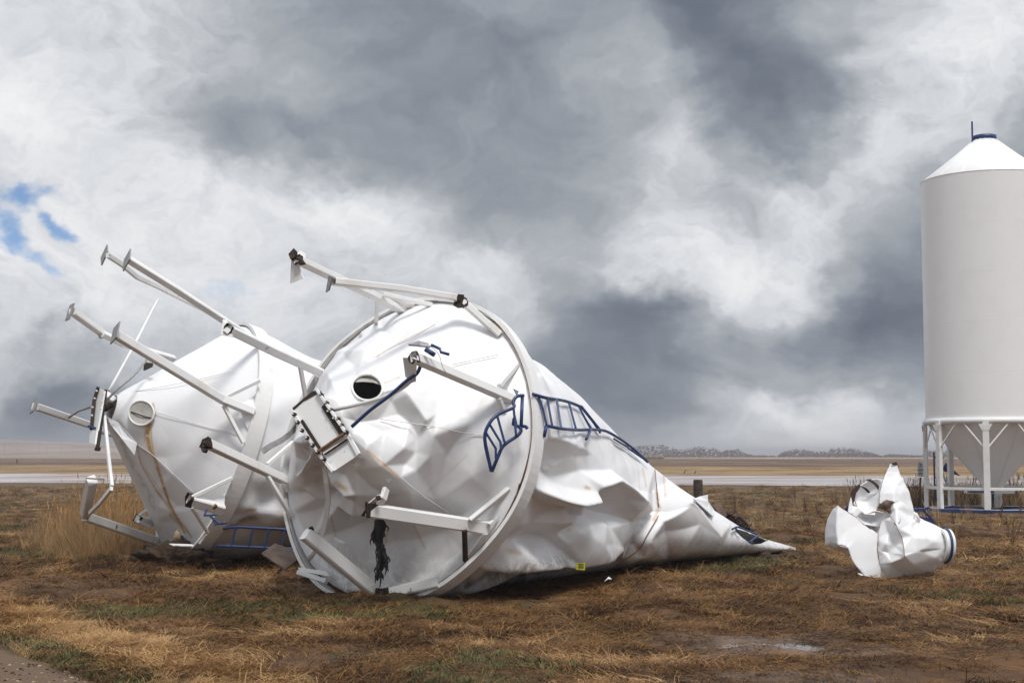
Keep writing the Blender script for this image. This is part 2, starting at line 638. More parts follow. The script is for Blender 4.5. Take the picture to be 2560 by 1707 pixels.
def blur(A, it, wrap=True):
    for _ in range(it):
        if wrap:
            A = 0.5 * A + 0.25 * (np.roll(A, 1, 1) + np.roll(A, -1, 1))
        else:
            B = np.pad(A, ((0, 0), (1, 1)) + ((0, 0),) * (A.ndim - 2), mode='edge')
            A = 0.5 * A + 0.25 * (B[:, :-2] + B[:, 2:])
        B = np.pad(A, ((1, 1), (0, 0)) + ((0, 0),) * (A.ndim - 2), mode='edge')
        A = 0.5 * A + 0.25 * (B[:-2] + B[2:])
    return A


def vnoise(P, scale, seed=0.0, octaves=2, ridged=False):
    sh = P.shape[:-1]
    p = P.reshape(-1, 3) * scale + seed
    out = np.empty(len(p))
    for i, v in enumerate(p):
        a = 0.0; f = 1.0; g = 1.0
        for o in range(octaves):
            n_ = mnoise.noise(Vector((v[0] * f, v[1] * f, v[2] * f)))
            a += (abs(n_) * 2 - 0.5 if ridged else n_) * g
            f *= 2.1; g *= 0.5
        out[i] = a
    return out.reshape(sh)


def poly_dist(q, line):
    """distance from points q to a polyline and running parameter 0..1"""
    L = np.asarray([l[:2] for l in line], float)
    best = np.full(len(q), 1e9); par = np.zeros(len(q))
    n = len(L) - 1
    for i in range(n):
        a, b = L[i], L[i + 1]
        ab = b - a
        t = np.clip(((q - a) @ ab) / (ab @ ab + 1e-9), 0, 1)
        d = np.hypot(*(q - (a + t[:, None] * ab)).T)
        k = d < best
        best[k] = d[k]; par[k] = (i + t[k]) / n
    return best, par


def in_poly(q, poly):
    x, y = q[:, 0], q[:, 1]
    r = np.zeros(len(q), bool)
    n = len(poly)
    for i in range(n):
        x1, y1 = poly[i][:2]; x2, y2 = poly[(i + 1) % n][:2]
        c = ((y1 > y) != (y2 > y)) & (x < (x2 - x1) * (y - y1) / (y2 - y1 + 1e-12) + x1)
        r ^= c
    return r


def grid_faces(nt, nu, wrap, skip=None):
    F = []
    for i in range(nt - 1):
        for j in range(nu if wrap else nu - 1):
            j2 = (j + 1) % nu
            f = (i * nu + j, i * nu + j2, (i + 1) * nu + j2, (i + 1) * nu + j)
            if skip is not None and skip[f[0]] and skip[f[1]] and skip[f[2]] and skip[f[3]]:
                continue
            F.append(f)
    return F


def axis_of(yaw, pit):
    return np.array([-math.sin(yaw) * math.cos(pit), -math.cos(yaw) * math.cos(pit), math.sin(pit)])


class BinFrame:
    """a toppled bin: ring centre C, axis a pointing out of the hopper"""

    def __init__(self, C, a, R):
        self.C = np.asarray(C, float); self.a = a; self.R = R
        self.u = unit(np.cross(ZUP, a)) * -1.0
        self.u = unit(np.cross(a, ZUP)) * -1.0
        self.v = unit(np.cross(self.u, a))
        if self.v[2] < 0:
            self.v = -self.v

    def at(self, x, y, L):
        return on_plane(x, y, self.C + self.a * L, self.a)

    def nodes(self, z, *pts):
        return [self.at(*p) for p in Q(z, *pts)]

    def ring_pt(self, th, r=None, L=0.0):
        r = self.R if r is None else r
        return self.C + self.a * L + r * (math.cos(th) * self.u + math.sin(th) * self.v)

    def radial(self, P):
        d = np.asarray(P) - self.C
        d = d - self.a * (d @ self.a)
        return unit(d) if np.linalg.norm(d) > 1e-3 else self.v


BA = BinFrame((-1.458, 19.771, 1.998), axis_of(0.62, 0.275), 2.1)
BB = BinFrame((-5.334, 25.631, 2.169), axis_of(1.05, 0.277), 2.1)

# ------------------------------------------------------------------ terrain
def lerp_tab(x, tab):
    return np.interp(x, [t[0] for t in tab], [t[1] for t in tab])


PUDDLES = [(2.5, 14.9, 0.62, 0.34), (2.9, 14.0, 0.75, 0.22), (2.3, 12.5, 0.5, 0.18)]


def track_side(x, y):
    """>0 on the gravel track in the corner of the view"""
    return -0.98 - (x * 0.83 + (y - 11.0) * 0.56) - 1.02


def height(x, y, fine=True):
    x = np.asarray(x, float); y = np.asarray(y, float)
    ys = y + 0.2 * np.clip(x, -70, 70)
    z = lerp_tab(ys, [(-400, 0), (60, 0), (76, 0.05), (84.6, 0.17), (85.0, 0.18), (97, 0.58), (100, 0.56), (150, 0.78), (500, 0.90), (900, 0.9), (6000, 0.9)])
    # low hill far to the left
    hill = 15.5 * np.exp(-((x + 620) / 420.0) ** 2) * np.clip((y - 760) / 520.0, 0, 1) ** 1.5 * (1 + 0.07 * np.sin(x / 41.0 + 0.6) + 0.05 * np.sin(x / 17.3 + y / 90.0))
    z = z + hill
    if fine:
        P = np.stack([x, y, np.zeros_like(x)], -1)
        near = np.clip((70 - y) / 30.0, 0, 1) * np.clip((y - 2) / 4.0, 0, 1)
        g = np.clip(track_side(x, y) * -1.6 + 0.2, 0.12, 1)
        sh = near > 0.001
        b = np.zeros_like(x)
        if sh.any():
            q = P[sh]
            b[sh] = 0.075 * vnoise(q, 0.55, 3.1, 2) + 0.062 * vnoise(q * np.array([1, 0.75, 1]), 1.7, 9.7, 3)
        z = z + b * near * g
        # soil thrown up where the first hopper dug in
        for (cx, cy, r, hgt) in ((-6.0, 24.7, 0.9, 0.16), (-1.6, 19.1, 0.9, 0.05), (8.9, 36, 2.5, 0.25), (3.5, 33, 3.0, 0.18)):
            z = z + hgt * np.exp(-((x - cx) ** 2 + (y - cy) ** 2) / r ** 2)
        for (cx, cy, rx, ry) in PUDDLES:
            z = z - 0.055 * np.exp(-(((x - cx) / rx) ** 2 + ((y - cy) / ry) ** 2) ** 1.5)
        # rut beside the track
        z = z - 0.05 * np.exp(-((track_side(x, y)) / 0.18) ** 2) * near
    return z


def gz(x, y):
    return float(height(np.array([x]), np.array([y]))[0])


def build_ground():
    def lines(segs):
        out = []
        for a, b, st in segs:
            out += list(np.arange(a, b, st))
        return np.array(out + [segs[-1][1]])
    xs = lines([(-4000, -600, 340), (-600, -60, 36), (-60, -16, 2.2), (-16, 16, 0.125), (16, 70, 1.8), (70, 700, 42), (700, 4000, 330)])
    ys = lines([(-300, 0, 30), (0, 9, 0.9), (9, 30, 0.11), (30, 60, 0.3), (60, 160, 2.0), (160, 700, 30), (700, 1500, 50), (1500, 6000, 450)])
    X, Y = np.meshgrid(xs, ys)
    Zz = height(X, Y)
    nt, nu = X.shape
    V = np.stack([X, Y, Zz], -1).reshape(-1, 3)
    o = mesh_obj('ground', V, grid_faces(nt, nu, False), 'ground', None, True)
    return kind(o, 'structure')


def mat_ground():
    b = NB('ground')
    p = b.pos()
    s = b.sep(p)
    y = s[1]; x = s[0]
    big = b.noise(p, 0.22, 5, 0.6)
    mid = b.noise(p, 1.1, 7, 0.65, 0.4)
    fin = b.noise(p, 9, 6, 0.7)
    straw = b.mix(fin, (0.075, 0.034, 0.012, 1), (0.155, 0.078, 0.029, 1))
    soil = b.mix(fin, (0.040, 0.021, 0.011, 1), (0.10, 0.056, 0.030, 1))
    green = b.mix(fin, (0.045, 0.050, 0.018, 1), (0.085, 0.080, 0.030, 1))
    c = b.mix(b.ss(mid, 0.38, 0.62), soil, straw)
    c = b.mix(b.m('MULTIPLY', b.ss(b.noise(p, 0.5, 4, 0.6), 0.56, 0.66), 0.6), c, green)
    # bare silty mud around the wet hollows
    mud = None
    for (cx, cy, rx, ry) in PUDDLES:
        q = b.m('ADD', b.m('POWER', b.m('DIVIDE', b.m('SUBTRACT', x, cx), rx * 2.0), 2.0), b.m('POWER', b.m('DIVIDE', b.m('SUBTRACT', y, cy), ry * 2.6), 2.0))
        g = b.m('POWER', 2.718, b.m('MULTIPLY', q, -1.0))
        mud = g if mud is None else b.m('MAXIMUM', mud, g)
    mm = b.ss(b.m('ADD', mud, b.m('MULTIPLY', b.m('SUBTRACT', mid, 0.5), 1.2)), 0.32, 0.75)
    c = b.mix(mm, c, b.mix(fin, (0.070, 0.040, 0.023, 1), (0.185, 0.122, 0.082, 1)))
    # the gravel track in the corner
    ts = b.m('SUBTRACT', -2.0, b.m('ADD', b.m('MULTIPLY', x, 0.83), b.m('MULTIPLY', b.m('SUBTRACT', y, 11.0), 0.56)))
    tm = b.ss(b.m('ADD', ts, b.m('MULTIPLY', b.m('SUBTRACT', mid, 0.5), 0.5)), -0.05, 0.25)
    grit = b.mix(b.noise(p, 40, 4, 0.7), (0.060, 0.036, 0.022, 1), (0.19, 0.125, 0.082, 1))
    c = b.mix(b.m('MULTIPLY', tm, b.ss(y, 9.0, 40.0, 1.0, 0.0)), c, grit)
    # beyond the road: fields in bands
    ynear = y
    y = b.m('ADD', y, b.m('MULTIPLY', b.m('MINIMUM', b.m('MAXIMUM', x, -70.0), 70.0), 0.2))
    fs = b.noise(p, 0.05, 6, 0.65, 0.0, (1.0, 0.35, 1.0))
    rough = b.mix(b.noise(p, 0.8, 5, 0.65), (0.075, 0.050, 0.026, 1), (0.15, 0.105, 0.055, 1))
    c = b.mix(b.m('MULTIPLY', b.ss(y, 40, 62), 0.75), c, rough)
    gold = b.mix(b.ss(b.noise(p, 0.22, 8, 0.75, 0.0, (0.6, 0.5, 1.0)), 0.34, 0.66), (0.12, 0.072, 0.032, 1), (0.31, 0.215, 0.110, 1))
    c = b.mix(b.ss(b.m('ADD', y, b.m('MULTIPLY', b.m('SUBTRACT', fs, 0.5), 3.0)), 95, 98), c, gold)
    brown = b.mix(b.ss(b.noise(p, 0.06, 9, 0.75, 0.0, (0.5, 0.4, 1.0)), 0.36, 0.64), (0.062, 0.036, 0.023, 1), (0.19, 0.122, 0.080, 1))
    c = b.mix(b.ss(b.m('ADD', y, b.m('MULTIPLY', b.m('SUBTRACT', fs, 0.5), 30.0)), 140, 160), c, brown)
    pale = b.mix(b.ss(b.noise(p, 0.018, 8, 0.72, 0.0, (0.6, 0.25, 1.0)), 0.36, 0.62), (0.145, 0.092, 0.062, 1), (0.34, 0.255, 0.185, 1))
    c = b.mix(b.ss(b.m('ADD', y, b.m('MULTIPLY', b.m('SUBTRACT', fs, 0.5), 160.0)), 400, 470), c, pale)
    wet = b.m('MULTIPLY', mm, b.ss(ynear, 30, 40, 1.0, 0.0))
    b.set(base=c, rough=b.m('SUBTRACT', 0.95, b.m('MULTIPLY', wet, 0.5)), spec=0.3)
    b.bump(b.m('ADD', b.noise(p, 14, 6, 0.7), b.m('MULTIPLY', b.noise(p, 60, 3, 0.6), 0.4)), 0.55, 0.03)


def mat_misc():
    b = NB('wet_road')
    p = b.pos()
    f = b.noise(p, 0.25, 6, 0.6, 0.0, (0.25, 2.5, 1.0))
    c = b.mix(b.ss(f, 0.40, 0.60), (0.44, 0.40, 0.40, 1), (0.20, 0.145, 0.115, 1))
    b.set(base=c, rough=b.ss(f, 0.4, 0.6, 0.22, 0.6), spec=0.6)
    b = NB('water')
    b.set(base=(0.06, 0.045, 0.035, 1), rough=0.06, spec=0.7)
    b.bump(b.noise(b.pos(), 5, 3), 0.03, 0.01)
    for nm, c1, c2 in (('dry_grass', (0.076, 0.034, 0.011), (0.258, 0.136, 0.045)), ('tall_straw', (0.20, 0.125, 0.062), (0.40, 0.285, 0.155)),
                       ('green_grass', (0.050, 0.052, 0.016), (0.125, 0.115, 0.042)), ('pale_grass', (0.26, 0.135, 0.052), (0.50, 0.31, 0.135)),
                       ('weed_brown', (0.040, 0.020, 0.012), (0.10, 0.052, 0.028)), ('wood_mass', (0.13, 0.090, 0.082), (0.17, 0.125, 0.112)),
                       ('dark_grass', (0.028, 0.012, 0.005), (0.105, 0.046, 0.015))):
        b = NB(nm)
        oi = b.n('ShaderNodeObjectInfo').outputs['Random']
        t = b.m('ADD', b.m('MULTIPLY', oi, 0.5), b.m('MULTIPLY', b.noise(b.pos(), 0.7, 4, 0.6), 0.5))
        c = b.mix(b.ss(t, 0.22, 0.78), c1 + (1,), c2 + (1,))
        b.set(base=c, rough=0.7, spec=0.25)
        if nm == 'wood_mass':
            b.set(spec=0.0, rough=1.0)
            tr = b.n('ShaderNodeBsdfTranslucent'); b.l(c, tr.inputs[0])
            mx = b.n('ShaderNodeMixShader'); mx.inputs[0].default_value = 0.5
            b.l(b.bsdf.outputs[0], mx.inputs[1]); b.l(tr.outputs[0], mx.inputs[2]); b.l(mx.outputs[0], b.out.inputs[0])


mat_ground()
mat_misc()
build_ground()


def build_road():
    xs = np.concatenate([np.arange(-900, -60, 40), np.arange(-60, 80, 1.5), np.arange(80, 901, 40)])
    ys = np.array([84.8, 86, 88, 90.5, 93, 95.5, 97.0])
    V = []
    for j, yv in enumerate(ys):
        for xv in xs:
            e = 0
            if j in (0, 6):
                e = 0.9 * mnoise.noise(Vector((xv * 0.15, yv, 0.3))) + 0.5 * mnoise.noise(Vector((xv * 0.6, yv, 4.3)))
            yy = yv + e - 0.2 * max(-70, min(70, xv))
            V.append((xv, yy, float(height(np.array([xv]), np.array([yy]), False)[0]) + 0.03))
    o = mesh_obj('gravel_road', V, grid_faces(len(ys), len(xs), False), 'wet_road', None, True)
    kind(o, 'structure')


build_road()
for k, (cx, cy, rx, ry) in enumerate(PUDDLES):
    n = 40
    V = [(cx, cy, -0.028)]
    for i in range(n):
        a = 2 * math.pi * i / n
        r = 1.5 + 0.3 * mnoise.noise(Vector((math.cos(a) * 1.7, math.sin(a) * 1.7, k * 3.1)))
        V.append((cx + rx * r * math.cos(a), cy + ry * r * math.sin(a), -0.028))
    kind(mesh_obj('puddle', V, [(0, i + 1, (i + 1) % n + 1) for i in range(n)], 'water'), 'structure')


# ------------------------------------------------------------------ standing bin
def build_standing():
    C = np.array([16.36, 50.0, 0.0]); R = 2.17
    t = thing('grain_bin', 'tall white hopper bottom grain bin standing upright on blue skid', 'grain bin', (C[0], C[1], 0))
    zb, ze, zt = 3.02, 11.30, 12.76
    n = 96

    def lathe(prof, name, mat, parent=t, smooth=True, closed=False):
        V = []
        for (r, z) in prof:
            for i in range(n):
                a = 2 * math.pi * i / n
                V.append((C[0] + r * math.cos(a), C[1] + r * math.sin(a), z))
        return mesh_obj(name, V, grid_faces(len(prof), n, True), mat, parent, smooth)
    # wall: five rolled strakes with a slight shoulder at each weld
    strakes = 5
    hs = (ze - zb) / strakes
    wall = None
    for k in range(strakes):
        z0, z1 = zb + k * hs, zb + (k + 1) * hs
        r = R - 0.004 * (k % 2)
        prof = [(R, z0 + 0.001), (R, z1 - 0.001)]
        wp = lathe(prof, 'wall_panel', 'bin_wall_white')
        if k:
            lathe([(R, z0 - 0.014), (R + 0.0015, z0 - 0.012), (R + 0.0015, z0 + 0.012), (R, z0 + 0.014)], 'weld_seam', 'bin_wall_white', wp, False)
    roof = lathe([(R - 0.02, ze - 0.004), (R + 0.008, ze - 0.004), (R + 0.008, ze + 0.01), (R * 0.5, ze + (zt - ze) * 0.59), (0.36, zt), (0.34, zt)], 'roof', 'bin_wall_white')
    # standing seams of the roof
    for k in range(16):
        a = 2 * math.pi * (k + 0.3) / 16
        d = np.array([math.cos(a), math.sin(a), 0])
        Geo().sweep([C + d * (R + 0.0) + ZUP * (ze + 0.018), C + d * (R * 0.5) + ZUP * (ze + (zt - ze) * 0.59 + 0.008), C + d * 0.38 + ZUP * (zt + 0.006)], 0.02, 0.012, ZUP).obj('seam', 'bin_wall_white', roof)
    lathe([(0.36, zt - 0.02), (0.40, zt - 0.01), (0.40, zt + 0.13), (0.34, zt + 0.14)], 'hatch_collar', 'blue_paint')
    lathe([(0.37, zt + 0.11), (0.37, zt + 0.14), (0.2, zt + 0.17), (0.01, zt + 0.18)], 'hatch_lid', 'blue_paint')
    Geo().sweep([C + np.array([-0.45, -0.1, zt - 0.12]), C + np.array([-0.45, -0.1, zt + 0.62])], 0.06, 0.05, (1, 0, 0)).obj('lid_lever', 'blue_paint', t)
    # hopper
    hop = lathe([(R - 0.01, zb + 0.02), (R - 0.05, zb - 0.06), (0.34, 0.86), (0.33, 0.72)], 'hopper', 'bin_wall_white')
    for k in range(8):
        a = 2 * math.pi * (k + 0.15) / 8
        d = np.array([math.cos(a), math.sin(a), 0])
        Geo().sweep([C + d * (R - 0.05) + ZUP * (zb - 0.075), C + d * 0.35 + ZUP * 0.85], 0.018, 0.008, d).obj('weld_seam', 'bin_wall_white', hop)
    lathe([(R - 0.06, zb - 0.10), (R + 0.05, zb - 0.10), (R + 0.05, zb + 0.10), (R - 0.01, zb + 0.10)], 'ring_beam', 'beam_white')
    Geo().box(C + np.array([-0.15, 0, 0.66]), 1.5, 0.7, 0.12).obj('slide_gate', 'beam_white', t)
    Geo().box(C + np.array([-0.55, -0.38, 0.66]), 0.9, 0.03, 0.05).obj('gate_track', 'blue_paint', t)
    for dx in (0.35, 0.1):
        Geo().box(C + np.array([dx, 0.9, 0.36]), 0.32, 0.3, 0.55).obj('gate_support', 'beam_white', t)
    angs = [math.radians(-113 + 45 * k) for k in range(8)]
    foot = []
    for k, a in enumerate(angs):
        d = np.array([math.cos(a), math.sin(a), 0]); s = np.array([-math.sin(a), math.cos(a), 0])
        p = C + d * (R + 0.04)
        leg = Geo().sweep([p + ZUP * 0.11, p + ZUP * (zb + 0.02)], 0.20, 0.14, d, bevel=0.08).obj('leg', 'beam_white', t)
        g = p + d * 0.075
        Geo().prism([g + s * 0.11 + ZUP * (zb - 0.32), g + s * 0.22 + ZUP * (zb - 0.11), g - s * 0.22 + ZUP * (zb - 0.11), g - s * 0.11 + ZUP * (zb - 0.32)], 0.012).obj('gusset', 'beam_white', leg)
        for q in (-1, 1):
            a2 = a + q * 0.33
            e = C + np.array([math.cos(a2), math.sin(a2), 0]) * (R + 0.01) + ZUP * (zb - 0.08)
            Geo().sweep([p + s * q * 0.08 + ZUP * (zb - 0.86), e], 0.05, 0.05, d).obj('brace', 'beam_white', t)
        foot.append(p)
    for k in range(8):
        a_, b_ = foot[k], foot[(k + 1) % 8]
        e = unit(b_ - a_)
        Geo().sweep([a_ + e * 0.09 + ZUP * 0.78, b_ - e * 0.09 + ZUP * 0.78], 0.06, 0.09, ZUP).obj('tie_bar', 'beam_white', t)
        sk = Geo()
        sk.sweep([a_ - e * 0.06 + ZUP * 0.05, b_ + e * 0.0 + ZUP * 0.05], 0.14, 0.10, ZUP)
        sk.obj('skid_beam', 'blue_paint', t)
        Geo().sweep([a_ + e * 0.1 + ZUP * 0.107, b_ - e * 0.1 + ZUP * 0.107], 0.15, 0.012, ZUP).obj('skid_flange', 'beam_white', t)
    # cross runners of the skid
    for (i, j) in ((0, 3), (1, 6), (7, 4)):
        Geo().sweep([foot[i] + ZUP * 0.06, foot[j] + ZUP * 0.06], 0.13, 0.09, ZUP).obj('skid_runner', 'blue_paint', t)
    Geo().sweep([C + np.array([-3.0, -1.0, 0.06]), C + np.array([2.9, -2.35, 0.06])], 0.16, 0.13, ZUP).obj('skid_runner', 'blue_paint', t)
    # crank wheel guard on the far side
    g = C + np.array([-0.9, 2.35, 0])
    Geo().prism([g + np.array([0.0, 0, 1.62]), g + np.array([-0.12, 0, 1.45]), g + np.array([-0.1, 0, 1.32]), g + np.array([0.5, 0, 1.15])], 0.04).obj('crank_guard', 'blue_paint', t)
    Geo().sweep([g + np.array([-0.42, 0, 0.1]), g + np.array([-0.42, 0, 2.0])], 0.05, 0.05, (0, 1, 0)).obj('ladder_rail', 'blue_paint', t)
    for zz in (1.1, 1.8):
        Geo().sweep([g + np.array([-0.42, 0, zz]), g + np.array([-0.05, 0, zz])], 0.04, 0.04, ZUP).obj('ladder_rung', 'blue_paint', t)
    # gate cable
    Geo().tube(smooth_path([C + np.array([-1.45, 1.2, 2.0]), C + np.array([-1.3, 1.25, 1.2]), C + np.array([-1.05, 1.3, 0.8]), C + np.array([-0.8, 0.6, 0.62])]), 0.012, 6).obj('gate_cable', 'galvanised', t, True)


build_standing()

# ------------------------------------------------------------------ shared bin pieces
def ring_beam(B, parent, width, thick, wob=0.0, flat=None, seed=0.0, L0=0.0):
    """rolled channel round the eave of the hopper"""
    n = 120
    V = []; prof = [(0.0, -width / 2), (thick, -width / 2), (thick, -width / 2 + 0.012), (0.02, -width / 2 + 0.012),
                    (0.02, width / 2 - 0.012), (thick, width / 2 - 0.012), (thick, width / 2), (0.0, width / 2)]
    prof = [(0.0, -width / 2), (thick, -width / 2), (thick, width / 2), (0.0, width / 2)]
    for i in range(n):
        th = 2 * math.pi * i / n
        dr = wob * mnoise.noise(Vector((math.cos(th) * 1.6 + seed, math.sin(th) * 1.6, 0)))
        if flat:
            for (t0, wd, am) in flat:
                dd = (th - t0 + math.pi) % (2 * math.pi) - math.pi
                dr += am * math.exp(-(dd / wd) ** 2)
        for (r, l) in prof:
            V.append(B.ring_pt(th, B.R + dr + r, L0 + l))
    k = len(prof)
    F = []
    for i in range(n):
        for j in range(k):
            F.append((i * k + j, i * k + (j + 1) % k, ((i + 1) % n) * k + (j + 1) % k, ((i + 1) % n) * k + j))
    return mesh_obj('ring_beam', V, F, 'beam_white', parent, False)


def leg_bar(B, parent, pts, w=0.15, h=0.15, z=0, name='leg', mat='beam_white', up=None, hollow=(0, 0), torn=None):
    P = [B.at(*p) for p in Q(z, *pts)]
    u = B.radial(P[-1]) if up is None else up
    o = Geo().sweep(P, w, h, u, hollow=hollow).obj(name, mat, parent)
    if torn is not None:          # ragged rusty lip at a broken end
        i = torn
        e = P[i]; inn = unit(P[i - 1] - P[i]) if i else unit(P[1] - P[0])
        s = unit(np.cross(inn, u)); uu = np.cross(s, inn)
        V = []; F = []
        ring = [(-1, -1), (0, -1), (1, -1), (1, 0), (1, 1), (0, 1), (-1, 1), (-1, 0)]
        for (a, b) in ring:
            V.append(e + s * a * w * 0.51 + uu * b * h * 0.51 + inn * rng.uniform(0.02, 0.10))
        for (a, b) in ring:
            V.append(e + s * a * w * rng.uniform(0.46, 0.58) + uu * b * h * rng.uniform(0.46, 0.6) - inn * rng.uniform(0.0, 0.06))
        for j in range(8):
            j2 = (j + 1) % 8
            F.append((j, j2, 8 + j2, 8 + j))
        mesh_obj('torn_edge', V, F, 'rust_dark', o)
    return o


def base_plate(B, leg, px, L, size, tilt=(0, 0), z=0, n=None, mat='galvanised'):
    c = B.at(*Q(z, px)[0][:2], L)
    n = B.a if n is None else unit(n)
    s = unit(np.cross(n, B.radial(c))); u = np.cross(s, n)
    R = np.stack([s, u, n], 1)
    return Geo().box(c, size, size, 0.02, R).obj('base_plate', mat, leg)


def brace_bar(B, parent, pts, w=0.06, z=0, name='brace', mat='beam_white', h=None):
    P = [B.at(*p) for p in Q(z, *pts)]
    return Geo().sweep(P, w, h or w, B.a if abs(unit(P[1] - P[0]) @ B.a) < 0.9 else B.v).obj(name, mat, parent)


def plate(B, parent, pts, z=0, thick=0.012, name='gusset', mat='beam_white'):
    P = [B.at(*p) for p in Q(z, *pts)]
    return Geo().prism(P, thick).obj(name, mat, parent)


def rod(B, parent, pts, r, z=0, name='rod', mat='blue_paint', curve=True):
    P = [B.at(*p) for p in Q(z, *pts)]
    if curve:
        P = smooth_path(P, 5)
    return Geo().tube(P, r, 8).obj(name, mat, parent, True)


def stain(q, items):
    a = np.zeros(len(q))
    for (line, w0, w1, amp) in items:
        d, p = poly_dist(q, line)
        w = w0 + (w1 - w0) * p
        a = np.maximum(a, amp * np.exp(-(d / w) ** 2))
    return a


# ------------------------------------------------------------------ near toppled bin (A)
def build_bin_a():
    B = BA
    t = thing('toppled_grain_bin', 'crushed white grain bin lying with crumpled hopper, folded legs and blue ladder', 'grain bin', (B.C[0], B.C[1], 0),
              'grain bins blown over')
    # ---- crushed wall, lofted from the ring to the flattened end
    nt, nu = 340, 560
    T = np.linspace(0, 1, nt) ** 1.0 * 11.25
    ztop = lerp_tab(T, [(0, 0), (1.2, 3.50), (2.6, 3.34), (3.7, 2.95), (4.9, 2.32), (6, 1.80), (7.0, 1.38), (8.0, .97), (9.0, .58), (9.8, .36), (10.6, .22), (11.25, .10)])
    zbot = lerp_tab(T, [(0, 0), (1.2, 0.0), (3, 0.03), (5, 0.10), (7, .10), (9, .08), (11.25, .03)])
    wid = lerp_tab(T, [(0, 2.1), (1.2, 1.86), (2.6, 1.55), (4, 1.30), (6, 1.02), (8, .78), (9.2, .52), (10.2, .30), (11.25, .04)])
    k_top = lerp_tab(T, [(0, 0), (1.5, .15), (3, .45), (6, .6), (9, .45), (11.25, .3)])
    lean = lerp_tab(T, [(0, 0), (2, 0.0), (4, -.12), (7, -.18), (9, -.08), (11.25, 0)])
    cxy0 = B.C[:2]
    dirn = np.array([0.617, 0.787])
    fr = np.array([0.787, -0.617, 0])
    P = np.zeros((nt, nu, 3))
    ph = np.linspace(0, 2 * np.pi, nu, endpoint=False)
    for i, tt in enumerate(T):
        bl = min(1.0, tt / 1.8)
        bl = bl * bl * (3 - 2 * bl)
        # ring-shaped section
        Pc = B.C - B.a * tt * 0.99
        ringp = Pc + (B.R - 0.02) * (np.cos(ph)[:, None] * B.u + np.sin(ph)[:, None] * B.v)
        if tt < 1.8:
            ringp[:, 2] = np.maximum(ringp[:, 2], 0.0 + 0.0 * tt)
        zt, zb, w = (ztop[i] if tt > 0 else 4.0), zbot[i], wid[i]
        if tt < 1.2:
            zt = np.interp(tt, [0, 1.2], [4.02, 3.50])
        hh = (zt - zb) / 2
        s = np.sin(ph); c = np.cos(ph)
        sx = w * c * (1 - k_top[i] * (s + 1) / 2) / (1 - 0.25 * k_top[i])
        base = np.array([cxy0[0] + dirn[0] * tt, cxy0[1] + dirn[1] * tt, 0])
        sec = base + sx[:, None] * fr + (zb + hh * (1 + s))[:, None] * ZUP + (lean[i] * (s + 1) / 2)[:, None] * fr
        P[i] = (1 - bl) * ringp + bl * sec
    P = blur(P, 2)
    N = grid_normals(P, True)
    cen = P.mean(1, keepdims=True)
    if ((P - cen) * N).sum() < 0:
        N = -N
    q = proj(P.reshape(-1, 3))
    face = ((ORG - P) / np.linalg.norm(ORG - P, axis=2, keepdims=True) * N).sum(2)
    wgt = np.clip((face + 0.05) / 0.35, 0, 1)
    wgt = wgt * wgt * (3 - 2 * wgt)
    # folds read off the photograph (crop 5): + outward, - pushed in
    pts = Q(5, (300, 250, 0), (420, 160, 0.03), (600, 380, 0.02), (760, 520, 0), (900, 640, 0), (1060, 760, 0), (1200, 860, 0), (1400, 1000, 0),
            (1600, 1130, 0), (1800, 1240, 0), (2020, 1300, 0), (1800, 1320, 0), (1500, 1340, 0.0), (1200, 1400, 0), (950, 1440, -0.05), (690, 1470, -0.1),
            (300, 1560, -0.2), (-100, 1640, -0.1), (-100, 1300, 0), (0, 1000, 0), (200, 700, 0), (300, 600, -0.08), (360, 520, 0.06),
            (430, 640, -0.05), (560, 640, 0.10), (500, 720, -0.08), (640, 560, 0.03), (700, 700, 0.03), (820, 800, 0.02), (620, 800, 0.0), (480, 820, -0.14),
            (390, 760, -0.10), (950, 900, 0.0), (1250, 1050, 0.20), (1330, 1150, 0.13), (1500, 1220, 0.06), (1180, 1180, -0.02), (1060, 940, 0.02),
            (980, 1130, -0.06), (860, 1080, -0.13), (1000, 1230, -0.10), (740, 1060, -0.14), (640, 1080, -0.16), (420, 1090, -0.07), (350, 1150, -0.05),
            (450, 1130, 0.03), (540, 1110, 0.10), (480, 1190, -0.02), (620, 1140, -0.02), (330, 1260, -0.16), (200, 1230, -0.02), (430, 1250, -0.14),
            (260, 1130, 0.05), (690, 1210, 0.20), (600, 1230, 0.17), (780, 1230, 0.14), (100, 1200, 0.0), (200, 1480, -0.24), (400, 1440, -0.30), (560, 1420, -0.26), (820, 1400, -0.10),
            (900, 1340, 0.03), (1050, 1350, 0.03))
